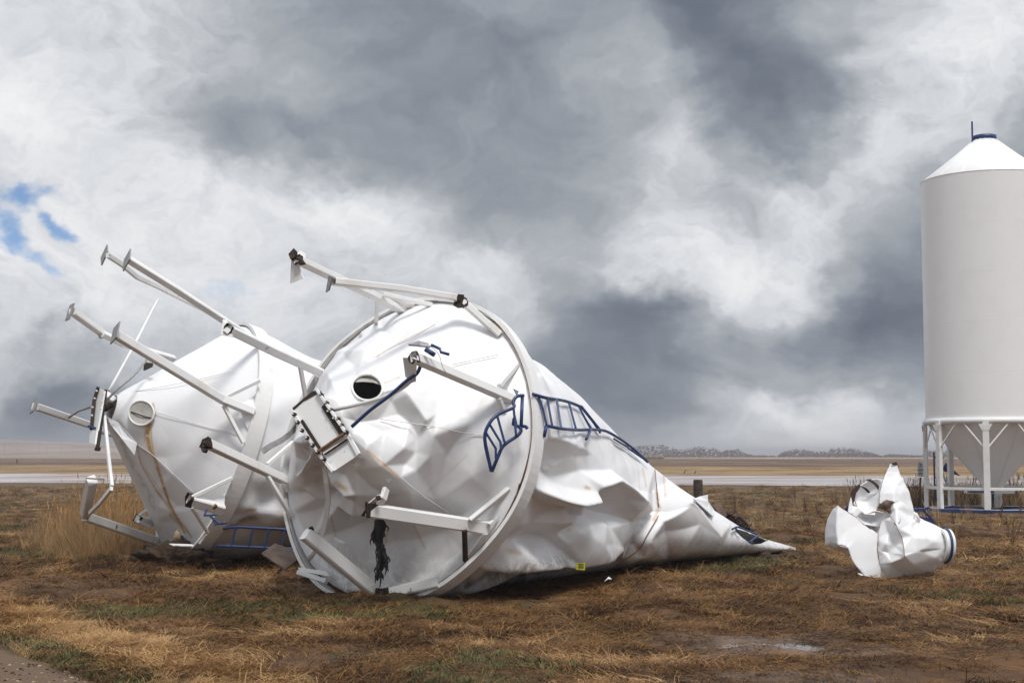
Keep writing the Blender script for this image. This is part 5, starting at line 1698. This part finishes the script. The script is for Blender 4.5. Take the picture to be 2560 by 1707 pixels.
# bent blue frame behind the torn roof
t = thing('bent_ladder', 'short bent blue ladder frame sticking out behind the torn white roof', 'ladder', at_depth(*Q(6, (1300, 780))[0], 23.6))
for ln in ([(1190, 640), (1290, 640), (1355, 620)], [(1290, 645), (1350, 710), (1412, 780)], [(1200, 660), (1260, 730), (1410, 778)], [(1285, 735), (1300, 745)]):
    P = [at_depth(*Q(6, p)[0], 23.4) for p in ln]
    Geo().sweep(P, 0.03, 0.04, FW).obj('ladder_rail', 'blue_paint', t)
px_bar(t, [(1200, 645), (1225, 665)], 23.4, 0.04, 0.05, 'ladder_rung', 'blue_paint', 6)
px_bar(t, [(1255, 720), (1380, 750)], 23.42, 0.03, 0.04, 'ladder_rung', 'blue_paint', 6)
t = thing('blue_bracket', 'small blue steel bracket behind the grey inner curl of the torn roof', 'bracket', at_depth(*Q(6, (495, 680))[0], 23.4))
px_bar(t, [(480, 640), (515, 600)], 23.3, 0.04, 0.06, 'bar', 'blue_paint', 6)
px_bar(t, [(480, 640), (500, 690)], 23.3, 0.04, 0.04, 'bar', 'blue_paint', 6)

# ------------------------------------------------------------------ small things about the wreck
# plywood board
P = [ground_at(*Q(8, (1280, 1560))[0], 0.30), ground_at(*Q(8, (1360, 1490))[0], 0.42), ground_at(*Q(8, (1560, 1640))[0], 0.30), ground_at(*Q(8, (1500, 1800))[0], 0.05)]
P = [at_depth(*Q(2, (1745, 1245))[0], 20.9), at_depth(*Q(2, (1845, 1172))[0], 21.5), at_depth(*Q(2, (2060, 1250))[0], 21.2), at_depth(*Q(2, (1920, 1365))[0], 20.5)]
o = Geo().prism(P, 0.02).obj('plywood_board', 'wood_ply')
tag(o, 'brown plywood board tilted on the ground between the two toppled bins', 'board')

# wooden post
p = ground_at(*Q(10, (840, 800))[0], 0.0)
Yp = 37.0
pb = at_depth(*Q(10, (838, 720))[0], Yp); pb = np.array([pb[0], Yp, 0.0])
ztop = at_depth(*Q(10, (838, 535))[0], Yp)[2]
t = thing('wooden_post', 'weathered dark round wooden post standing behind the crushed bin', 'post', pb)
V = []
for i, (zz, rr) in enumerate(((-0.1, 0.126), (0.3, 0.124), (ztop - 0.03, 0.118), (ztop, 0.105))):
    for k in range(14):
        a = 2 * math.pi * k / 14
        V.append(pb + np.array([rr * math.cos(a) * (1 + .04 * math.sin(3 * a)), rr * math.sin(a), zz + 0.0]))
o = mesh_obj('post_shaft', V, grid_faces(4, 14, True) + [tuple(3 * 14 + k for k in range(14))], 'wood_old', t)
for k in range(4):
    a = -math.pi / 2 + (k - 1.5) * 0.5
    d = np.array([math.cos(a), math.sin(a), 0])
    Geo().sweep([pb + d * 0.122 + ZUP * 0.1, pb + d * 0.117 + ZUP * (ztop - 0.1)], 0.012, 0.008, d).obj('crack', 'rust_dark', t)

# rusty harrow frame and beam behind the flattened end
Yh = 28.6
A = lambda x, y, d=0.0: at_depth(*Q(10, (x, y))[0], Yh + d)
t = thing('harrow_section', 'tangled rusty harrow frame with tines behind the flattened tip of the bin', 'farm implement', A(1250, 1090))
for ln in ([(1130, 920), (1300, 1000), (1440, 1115)], [(1160, 940), (1290, 1030), (1400, 1090), (1450, 1125)], [(1200, 960), (1310, 960), (1400, 1060)], [(1100, 960), (1190, 985), (1260, 1050)], [(1230, 1000), (1280, 1075), (1350, 1085)]):
    Geo().tube([A(*p) for p in ln], 0.035, 6).obj('frame_bar', 'rust_dark', t, True)
for (a, b) in (((1200, 975), (1225, 930)), ((1255, 985), (1290, 940)), ((1310, 1040), (1330, 1000)), ((1400, 1085), (1435, 1040)), ((1430, 1110), (1475, 1105)), ((1180, 930), (1200, 900)), ((1370, 1075), (1385, 1040)), ((1290, 1060), (1265, 1100)), ((1225, 930), (1170, 960))):
    Geo().tube([A(*a, -0.1), A(*b, 0.1)], 0.024, 6).obj('tine', 'rust_dark', t, True)
t = thing('rusty_beam', 'short rusty brown steel channel leaning behind the flattened bin end', 'scrap metal', A(1130, 960, -0.4))
Geo().sweep([A(1125, 965, -.4), A(1035, 805, -.2)], 0.16, 0.02, FW).obj('web', 'wood_ply', t)
Geo().sweep([A(1098, 965, -.46), A(1015, 850, -.26)], 0.02, 0.09, FW).obj('flange', 'rust_dark', t)

# warning sign
Ys = 53.5
A = lambda x, y: at_depth(*Q(12, (x - 24, y))[0], Ys)
sb = A(410, 1360); sb[2] = 0
t = thing('notice_sign', 'small white notice sign on grey post beside the standing bin', 'sign', sb)
Geo().sweep([A(412, 1350) * np.array([1, 1, 0]) + ZUP * -0.05, A(420, 870)], 0.06, 0.05, FW).obj('sign_post', 'wood_old', t)
Geo().prism([A(370, 612) - FW * .05, A(474, 625) - FW * .05, A(468, 858) - FW * .05, A(368, 850) - FW * .05], 0.012).obj('sign_panel', 'sign_white', t)
for (x0, x1, y, hh) in ((398, 440, 645, 16), (398, 446, 678, 16), (408, 420, 708, 7), (378, 464, 742, 16), (404, 424, 770, 9), (388, 452, 800, 18), (404, 422, 830, 6)):
    nw = max(1, int((x1 - x0) / 11))
    for k in range(nw):
        xa = x0 + (x1 - x0) * k / nw; xb = x0 + (x1 - x0) * (k + 0.72) / nw
        Geo().prism([A(xa, y - hh / 2) - FW * .06, A(xb, y - hh / 2 + 1) - FW * .06, A(xb, y + hh / 2 + 1) - FW * .06, A(xa, y + hh / 2) - FW * .06], 0.004).obj('sign_letter', 'dark_print', t)

# soil heaved up under the cone of B, with a stone in it
def lump(name, c, rx, ry, rz, mat, seed, amp=0.3, n=26, m=14, parent=None):
    V = []
    for i in range(m):
        f = math.pi * i / (m - 1)
        for k in range(n):
            a = 2 * math.pi * k / n
            d = np.array([math.sin(f) * math.cos(a), math.sin(f) * math.sin(a), math.cos(f)])
            s = 1 + amp * 0.5 * mnoise.noise(Vector(d * 11) + Vector((0, 0, seed))) + amp * mnoise.noise(Vector(d * 1.8) + Vector((seed, 0, 0))) + amp * 0.6 * mnoise.noise(Vector(d * 4.5) + Vector((0, seed, 0)))
            V.append(np.asarray(c) + d * np.array([rx, ry, rz]) * s)
    return mesh_obj(name, V, grid_faces(m, n, True), mat, parent, True)


c = at_depth(*Q(2, (1090, 1110))[0], 24.3)
o = lump('dirt_mound', (c[0] - 0.05, c[1] + 0.25, 0.02), 0.72, 0.45, 0.36, 'turned_earth', 3.3, 0.55, 90, 50)
tag(o, 'dark heap of turned soil under the rust streaked hopper cone', 'soil heap')
c = at_depth(*Q(2, (1112, 1112))[0], 23.78)
o = lump('rock', c + np.array([0, 0.12, -0.02]), 0.055, 0.05, 0.085, 'rock', 1.2, 0.35, 16, 10)
tag(o, 'pale tan stone stuck in the dark soil heap', 'stone')
for (x, y, r, h, lab) in ((1000, 1470, 0.34, 0.20, 'clod of torn sod under the lower ring of the crumpled hopper'), (570, 1420, 0.40, 0.24, 'sod clod beside the broken foot of the crumpled hopper')):
    g = ground_at(*Q(4, (x, y))[0], 0.0)
    o = lump('sod_clod', (g[0], g[1] + 0.2, 0.05), r, r * 0.8, h, 'turned_earth', x * 0.01, 0.5, 30, 16)
    tag(o, lab, 'soil clod')

# churned mud pushed up along the edge of the crushed bin
for k, (x, y, rr) in enumerate(((1190, 1478, .22), (1262, 1462, .16), (1330, 1448, .20), (1420, 1436, .15), (1480, 1430, .24), (1545, 1426, .18), (1620, 1420, .26), (1700, 1412, .20), (1765, 1408, .28), (1840, 1404, .22), (1905, 1398, .30), (1965, 1394, .20), (1120, 1490, .15), (1870, 1416, .16), (1930, 1412, .14), (2010, 1400, .16))):
    g = ground_at(x, y, 0.0)
    o = lump('mud_clod', (g[0], g[1] + 0.12, gz(g[0], g[1]) + 0.0), rr, rr * 0.7, rr * 0.38, 'turned_earth', k * 2.3, 0.6, 34, 18)
    tag(o, 'lump of dark churned mud along the lower edge of the crushed bin', 'mud clod', 'mud clods along the crushed bin')

# scraps
def scrap(name, z, pts, Y, label, mat='white_steel'):
    P = [at_depth(*Q(z, p)[0], Y + d) for p, d in pts]
    tag(Geo().prism(P, 0.012).obj(name, mat), label, 'scrap')


scrap('metal_scrap', 5, [((785, 1500), 0.0), ((812, 1470), .1), ((834, 1486), .1), ((810, 1484), 0.05)], 21.1, 'small bent white metal scrap on grass below the yellow sticker')
scrap('metal_scrap', 2, [((1065, 1172), 0.0), ((1240, 1178), 0.1), ((1250, 1190), 0.0), ((1100, 1188), -0.1)], 24.1, 'flat white metal strip on the ground below the soil heap')
scrap('metal_scrap', 6, [((605, 1312), 0), ((640, 1320), 0), ((668, 1335), 0), ((650, 1338), -.1)], 22.2, 'thin white sliver on mud beside the torn roof panel')
scrap('paper_scrap', 0, [((900, 1562), 0), ((916, 1560), .1), ((914, 1567), .1), ((904, 1568), 0)], 16.05, 'tiny white scrap alone on bare ground before the crumpled hopper')
scrap('shoe_sole', 2, [((1855, 1385), 0), ((1885, 1350), .1), ((1900, 1362), .1), ((1875, 1395), 0)], 19.9, 'small black rubber fragment on grass near the plywood board', 'black_rubber')

# hay stack and posts far across the field
c = at_depth(*Q(10, (300, 300))[0], 420.0)
t = thing('hay_stack', 'long low brown stack of hay bales far across the field', 'hay stack', (c[0], 420, 0.85))
for k in range(6):
    lump('bale', (c[0] - 4.4 + 1.5 * k, 420, 1.25), 0.85, 0.8, 0.72, 'hay', k * 1.7, 0.12, 14, 9, t)
for k, (x, y0, y1) in enumerate(((65, 290, 250), (250, 290, 250), (555, 300, 255), (655, 305, 248), (862, 320, 255), (1020, 325, 300))):
    D = 900.0
    b_ = at_depth(*Q(11, (x, y0))[0], D); e_ = at_depth(*Q(11, (x, y1))[0], D)
    p0 = np.array([b_[0], D, gz(b_[0], D) - 0.3]); p1 = np.array([b_[0], D, e_[2]])
    tag(Geo().sweep([p0, p1], 0.07, 0.07, FW).obj('utility_pole', 'wood_old'), 'thin utility pole on the far hazy hillside', 'pole', 'utility poles along the hill')
g = ground_at(*Q(11, (225, 552))[0], 0.75)
tag(Geo().sweep([(g[0], g[1], 0.5), (g[0] + 0.13, g[1], 0.75 + 0.62)], 0.12, 0.12, FW).obj('fence_post', 'wood_old'), 'leaning dark fence post at the edge of the golden verge', 'post')
for k, (xa, ya, xb, yb, lab) in enumerate(((650, 505, 700, 430, 'leaning thin stake in the golden verge nearest the wooden post'), (770, 500, 815, 440, 'leaning thin stake in the golden verge past the wooden post'))):
    D = 105.0
    tag(Geo().tube([at_depth(*Q(10, (xa, ya))[0], D), at_depth(*Q(10, (xb, yb))[0], D)], 0.035, 6).obj('stake', 'wood_old'), lab, 'stake')

# ------------------------------------------------------------------ vegetation
def tuft(name, n, spread, hmin, hmax, width, lean, mat, seed, bend=0.6, heads=False):
    r = random.Random(seed)
    V = []; F = []
    for _ in range(n):
        a = r.uniform(0, 6.283); d = spread * math.sqrt(r.random())
        b = np.array([d * math.cos(a), d * math.sin(a), -0.02])
        h = r.uniform(hmin, hmax)
        la = r.uniform(0, 6.283); ln = r.uniform(0.2, 1.0) * lean
        dr = np.array([math.cos(la) + 0.5, math.sin(la) * 0.8, 0]) * ln
        s = np.array([-math.sin(la), math.cos(la), 0]) * width * r.uniform(0.6, 1.2) / 2
        if r.random() < 0.5:
            s = np.array([s[1], -s[0], 0])
        o = len(V)
        k = 3
        for i in range(k):
            t = i / k
            p = b + dr * h * (t + bend * t * t) + np.array([0, 0, h * (t - min(0.8, 0.35 * lean) * t * t)])
            w = 1 - 0.35 * t
            V.append(p - s * w); V.append(p + s * w)
        p = b + dr * h * (1 + bend) + np.array([0, 0, h * (1 - min(0.8, 0.35 * lean))])
        V.append(p)
        for i in range(k - 1):
            F.append((o + 2 * i, o + 2 * i + 1, o + 2 * i + 3, o + 2 * i + 2))
        F.append((o + 2 * k - 2, o + 2 * k - 1, o + 2 * k))
        if heads:
            q = len(V); tt = unit(dr * 0.6 + ZUP)
            w = np.array([0.012, 0, 0])
            V += [p - tt * 0.05, p + w, p + tt * 0.12, p - w]
            F.append((q, q + 1, q + 2, q + 3))
    me = bpy.data.meshes.new(name)
    me.from_pydata([tuple(map(float, v)) for v in V], [], F)
    me.materials.append(MATS[mat])
    o = bpy.data.objects.new(name, me)
    return o


def scatter(name, protos, pts, label=None):
    """pts: list of (x, y, z, rotz, tilt, scale, proto index)"""
    pc = bpy.data.collections.new(name + '_source')
    for i, p in enumerate(protos):
        p.name = '%s_source_%02d' % (name, i)
        pc.objects.link(p)
    P = np.array(pts, float)
    me = bpy.data.meshes.new(name)
    me.from_pydata(P[:, :3].tolist(), [], [])
    at = me.attributes.new('rot', 'FLOAT_VECTOR', 'POINT')
    rot = np.stack([P[:, 4], np.zeros(len(P)), P[:, 3]], -1)
    at.data.foreach_set('vector', rot.astype(np.float32).reshape(-1))
    at = me.attributes.new('scl', 'FLOAT', 'POINT'); at.data.foreach_set('value', P[:, 5].astype(np.float32))
    at = me.attributes.new('idx', 'INT', 'POINT'); at.data.foreach_set('value', P[:, 6].astype(np.int32))
    o = bpy.data.objects.new(name, me)
    col.objects.link(o)
    ng = bpy.data.node_groups.new(name + '_nodes', 'GeometryNodeTree')
    ng.interface.new_socket('Geometry', in_out='INPUT', socket_type='NodeSocketGeometry')
    ng.interface.new_socket('Geometry', in_out='OUTPUT', socket_type='NodeSocketGeometry')
    N = ng.nodes.new; L = ng.links.new
    gi = N('NodeGroupInput'); go = N('NodeGroupOutput')
    ci = N('GeometryNodeCollectionInfo'); ci.inputs['Collection'].default_value = pc
    ci.inputs['Separate Children'].default_value = True; ci.inputs['Reset Children'].default_value = True
    ip = N('GeometryNodeInstanceOnPoints')

    def na(nm, ty):
        n = N('GeometryNodeInputNamedAttribute'); n.data_type = ty; n.inputs['Name'].default_value = nm
        return n.outputs['Attribute']
    L(gi.outputs[0], ip.inputs['Points']); L(ci.outputs[0], ip.inputs['Instance'])
    ip.inputs['Pick Instance'].default_value = True
    L(na('idx', 'INT'), ip.inputs['Instance Index'])
    rt = N('FunctionNodeEulerToRotation'); L(na('rot', 'FLOAT_VECTOR'), rt.inputs[0]); L(rt.outputs[0], ip.inputs['Rotation'])
    L(na('scl', 'FLOAT'), ip.inputs['Scale'])
    L(ip.outputs[0], go.inputs[0])
    md = o.modifiers.new('scatter', 'NODES'); md.node_group = ng
    kind(o, 'stuff')
    if label:
        o['label'] = label[0]; o['category'] = label[1]
    return o


def fbm2(x, y, s, seed):
    return np.array([mnoise.noise(Vector((a * s + seed, b * s, seed * 0.7))) + 0.5 * mnoise.noise(Vector((a * s * 2.2, b * s * 2.2 + seed, 1.7))) for a, b in zip(x, y)])


def build_grass():
    P = [tuft('g', 80, 0.18, 0.03, 0.085, 0.007, 2.0, 'dry_grass', 1), tuft('g', 80, 0.20, 0.03, 0.075, 0.007, 2.6, 'dry_grass', 2),
         tuft('g', 75, 0.18, 0.03, 0.085, 0.007, 2.1, 'dark_grass', 3), tuft('g', 60, 0.15, 0.05, 0.14, 0.006, 1.5, 'dry_grass', 4),
         tuft('g', 60, 0.17, 0.03, 0.08, 0.008, 0.8, 'green_grass', 5), tuft('g', 70, 0.16, 0.05, 0.14, 0.005, 1.3, 'pale_grass', 6),
         tuft('g', 50, 0.17, 0.06, 0.18, 0.007, 1.6, 'dark_grass', 7), tuft('g', 80, 0.20, 0.03, 0.10, 0.006, 2.2, 'pale_grass', 8),
         tuft('g', 46, 0.26, 0.02, 0.05, 0.008, 4.0, 'dry_grass', 9), tuft('g', 46, 0.26, 0.02, 0.05, 0.009, 4.0, 'dark_grass', 10)]
    pts = []
    r = np.random.RandomState(5)

    def batch(n, y0, y1, smin, smax):
        # uniform over the trapezoid seen by the camera plus a margin for other viewpoints
        y = np.sqrt(r.uniform(y0 * y0, y1 * y1, n)) if True else None
        x = r.uniform(-1, 1, n) * (0.385 * y + 1.5)
        z = height(x, y)
        f1 = fbm2(x, y, 0.42, 1.3); f2 = fbm2(x, y, 1.3, 8.8); f3 = fbm2(x, y, 0.30, 21.0)
        ts = track_side(x, y)
        for i in range(n):
            if ts[i] > -0.02 + 0.12 * f2[i]:
                continue
            mud = 0
            for (cx, cy, rx, ry) in PUDDLES:
                mud = max(mud, math.exp(-((x[i] - cx) / (rx * 1.9)) ** 2 - ((y[i] - cy) / (ry * 2.6)) ** 2))
            if mud + 0.35 * f2[i] > 0.42:
                if mud < 0.75 and r.rand() < 0.7:
                    pts.append((x[i], y[i], z[i] + 0.015, r.uniform(0, 6.28), r.normal(0, 0.05), r.uniform(0.6, 1.2), 8 if r.rand() < 0.6 else 9))
                continue
            dl = abs(y[i] - 19.0) if -2.9 < x[i] < 0.6 else 9
            if dl < 0.75 and r.rand() < 0.8:
                continue
            if f1[i] < -0.30 and r.rand() < 0.8:       # trodden bare patches
                continue
            if math.hypot(x[i] - 16.4, y[i] - 49.0) < 4.2 + f2[i]:
                continue
            bare = max(0.0, min(1.0, (x[i] - 1.0) / 2.0)) * max(0.0, min(1.0, (19.5 - y[i]) / 3.0))
            if r.rand() < 0.62 * bare:
                pts.append((x[i], y[i], z[i] + 0.015, r.uniform(0, 6.28), r.normal(0, 0.05), r.uniform(0.6, 1.3), 8 if r.rand() < 0.5 else 9))
                continue
            u = r.rand()
            yq = y[i] + 0.2 * x[i]
            if 84.0 < yq < 98.5:
                continue
            if yq >= 98.5:
                if f2[i] < -0.1 or u < 0.3:
                    continue
                k = (7 if u < 0.85 else 0) if yq < 150 else (2 if u < 0.6 else 0)
                pts.append((x[i], y[i], z[i] - 0.02, r.uniform(0, 6.28), 0.0, r.uniform(smin, smax), k))
                continue
            if ts[i] > -0.42 + 0.2 * f2[i]:
                k = 4 if u < 0.55 else (2 if u < 0.9 else 5)
            elif ts[i] > -1.25 + 0.5 * f1[i]:
                k = 5 if u < 0.6 else (7 if u < 0.9 else 0)
            elif f3[i] > 0.38 and u < 0.6:
                k = 4
            elif f2[i] > 0.12 and y[i] < 90:
                k = 2 if u < 0.7 else (6 if u < 0.7 else 3)
            elif f1[i] > 0.25:
                k = 7 if u < 0.35 else (0 if u < 0.7 else 1)
            elif y[i] > 24:
                k = 7 if u < 0.34 else (0 if u < 0.62 else (4 if u < 0.74 else (2 if u < 0.86 else 3)))
            else:
                k = 0 if u < 0.4 else (1 if u < 0.8 else (3 if u < 0.9 else 2))
            s = r.uniform(smin, smax) * (1.0 + 0.35 * f2[i])
            # matted in drifts: neighbouring tufts lie the same way
            az = 2.6 * f1[i] * 2 + r.normal(0, 0.7)
            pts.append((x[i], y[i], z[i], az, r.normal(0, 0.18), s, k))
    batch(16000, 10.2, 20, 0.75, 1.35)
    batch(15000, 20, 34, 0.9, 1.7)
    batch(14000, 34, 60, 0.8, 1.7)
    batch(6000, 60, 84, 1.2, 2.4)
    batch(5000, 98, 165, 2.2, 4.5)
    batch(5000, 165, 420, 4.0, 8.0)
    scatter('grass', P, pts, ('matted brown and straw coloured dry grass covering the ground', 'grass'))
    # tall dry stand left of the far bin
    R = [tuft('r', 22, 0.25, 0.5, 1.25, 0.008, 0.35, 'tall_straw', 31, 0.5), tuft('r', 24, 0.25, 0.4, 1.0, 0.008, 0.5, 'pale_grass', 32, 0.6), tuft('r', 12, 0.22, 0.8, 1.5, 0.009, 0.28, 'pale_grass', 33, 0.4, True)]
    pts = []
    for _ in range(520):
        px = 285 + 95 * r.normal(); Y = 30.5 + 2.6 * r.normal()
        if px < 40 or px > 470 or Y < 26 or Y > 40:
            continue
        x = (px - CX) / FPX * Y
        e = 1.0 - min(0.6, abs(px - 290) / 330.0) - 0.1 * min(1, abs(Y - 30.5) / 5)
        pts.append((x, Y, gz(x, Y), r.uniform(0, 6.28), r.normal(0, 0.08), (0.35 + 0.75 * e) * r.uniform(0.6, 1.15), r.choice([0, 0, 1, 2])))
    scatter('tall_grass', R, pts, ('stand of tall straw coloured dry grass left of the rust streaked bin', 'grass'))
    # scrubby dead weeds about the standing bin, in the rough beyond the wreck
    W = [tuft('w', 10, 0.10, 0.4, 0.9, 0.02, 0.25, 'weed_brown', 41, 0.2, True), tuft('w', 14, 0.2, 0.3, 0.7, 0.015, 0.5, 'weed_brown', 42, 0.4), tuft('w', 34, 0.22, 0.4, 0.9, 0.012, 0.4, 'tall_straw', 43, 0.4)]
    pts = []
    for _ in range(170):
        Y = r.uniform(52.5, 58); x = r.uniform(12.5, 20.5)
        pts.append((x, Y, gz(x, Y), r.uniform(0, 6.28), r.normal(0, 0.1), r.uniform(0.9, 1.7), r.choice([0, 1, 2, 2])))
    for _ in range(130):
        Y = r.uniform(30, 62); px = r.uniform(1700, 2560); x = (px - CX) / FPX * Y
        pts.append((x, Y, gz(x, Y), r.uniform(0, 6.28), r.normal(0, 0.15), r.uniform(0.4, 0.9), r.choice([0, 1, 1, 2])))
    scatter('dead_weeds', W, pts, ('brown dead weed stalks around and behind the standing bin', 'weeds'))


build_grass()


def build_gravel():
    protos = []
    for k in range(4):
        V = []; rr = random.Random(90 + k)
        for i in range(5):
            f = math.pi * i / 4
            for j in range(7):
                a = 2 * math.pi * j / 7; s = rr.uniform(0.75, 1.1)
                V.append((math.sin(f) * math.cos(a) * s, math.sin(f) * math.sin(a) * s * 0.8, math.cos(f) * s * 0.55))
        me = bpy.data.meshes.new('pebble'); me.from_pydata(V, [], grid_faces(5, 7, True)); me.materials.append(MATS['rock' if k % 2 else 'turned_earth'])
        protos.append(bpy.data.objects.new('pebble', me))
    pts = []
    r = np.random.RandomState(8)
    while len(pts) < 3200:
        y = r.uniform(9.5, 13.5); x = r.uniform(-6.5, -1.5)
        ts = float(track_side(x, y))
        if ts < -0.25 * r.rand():
            continue
        pts.append((x, y, gz(x, y) + 0.002, r.uniform(0, 6.28), 0, 0.004 + 0.02 * r.rand() ** 4, r.randint(4)))
    scatter('gravel', protos, pts, ('loose gravel on the dirt track at the edge of the grass', 'gravel'))


build_gravel()


def build_woods():
    """leafless hazy shelter belts on the horizon: one mass, twig clumps over short trunks"""
    r = random.Random(4)
    belts = []
    # crop 10 and 6 outlines: (px, top y)
    top = Q(10, (-200, 190), (120, 165), (260, 150), (420, 155), (560, 190), (640, 215), (700, 200), (800, 170), (930, 175), (1040, 200), (1090, 235), (1150, 210), (1290, 205), (1370, 250), (1440, 272), (1560, 275), (1720, 285), (1780, 240), (1900, 205), (2030, 200), (2150, 230), (2280, 225), (2352, 195)) + \
        Q(6, (320, 15), (440, 5), (560, 15), (640, 30), (780, 70), (850, 95), (930, 70), (1100, 80), (1270, 90), (1290, 40), (1340, 30), (1420, 40), (1500, 40), (1700, 60), (1900, 90), (2350, 60))
    tx = [p[0] for p in top]; ty = [p[1] for p in top]
    V = []; F = []
    D0 = 780.0
    for _ in range(11000):
        px = r.uniform(1380, 2900)
        yt = float(np.interp(px, tx, ty))
        D = D0 + r.uniform(-25, 25)
        zt = at_depth(px, yt, D)[2] + 0.5; z0 = 0.5
        if zt - z0 < 0.9:
            continue
        f = r.random() ** 0.8
        z = z0 + (zt - z0) * f * r.uniform(0.8, 1.06)
        c = np.array([(px - CX) / FPX * D, D, z])
        s = r.uniform(0.35, 0.95) * (0.6 + 0.6 * (1 - f))
        o = len(V)
        for k in range(4):
            a = r.uniform(0, 6.28)
            V.append(c + np.array([math.cos(a) * s, r.uniform(-1, 1) * s, math.sin(a) * s * 0.9]))
        F.append((o, o + 1, o + 2)); F.append((o, o + 2, o + 3))
    # trunks
    for _ in range(380):
        px = r.uniform(1380, 2900); D = D0 - 26 + r.uniform(0, 30)
        yt = float(np.interp(px, tx, ty)); zt = at_depth(px, yt, D)[2]
        if zt < 3:
            continue
        x = (px - CX) / FPX * D
        o = len(V); w = r.uniform(0.12, 0.25)
        V += [np.array([x - w, D, 0.6]), np.array([x + w, D, 0.6]), np.array([x + 0.05, D + r.uniform(-1, 1), zt * 0.8])]
        F.append((o, o + 1, o + 2))
    o = mesh_obj('far_woods', V, F, 'wood_mass')
    kind(o, 'stuff')
    o['label'] = 'hazy line of leafless grey brown trees on the horizon'; o['category'] = 'woods'


build_woods()

# ------------------------------------------------------------------ haze
b = bpy.data.materials.new('haze')
b.use_nodes = True
nt_ = b.node_tree
nt_.nodes.clear()
vo = nt_.nodes.new('ShaderNodeVolumePrincipled')
vo.inputs['Color'].default_value = (0.80, 0.80, 0.84, 1)
vo.inputs['Density'].default_value = 0.00062
vo.inputs['Anisotropy'].default_value = 0.2
ou = nt_.nodes.new('ShaderNodeOutputMaterial')
nt_.links.new(vo.outputs[0], ou.inputs['Volume'])
MATS['haze'] = b
g = Geo().box((0, 2900, 9.2), 8600, 6600, 20.6)
kind(g.obj('haze', 'haze'), 'stuff')
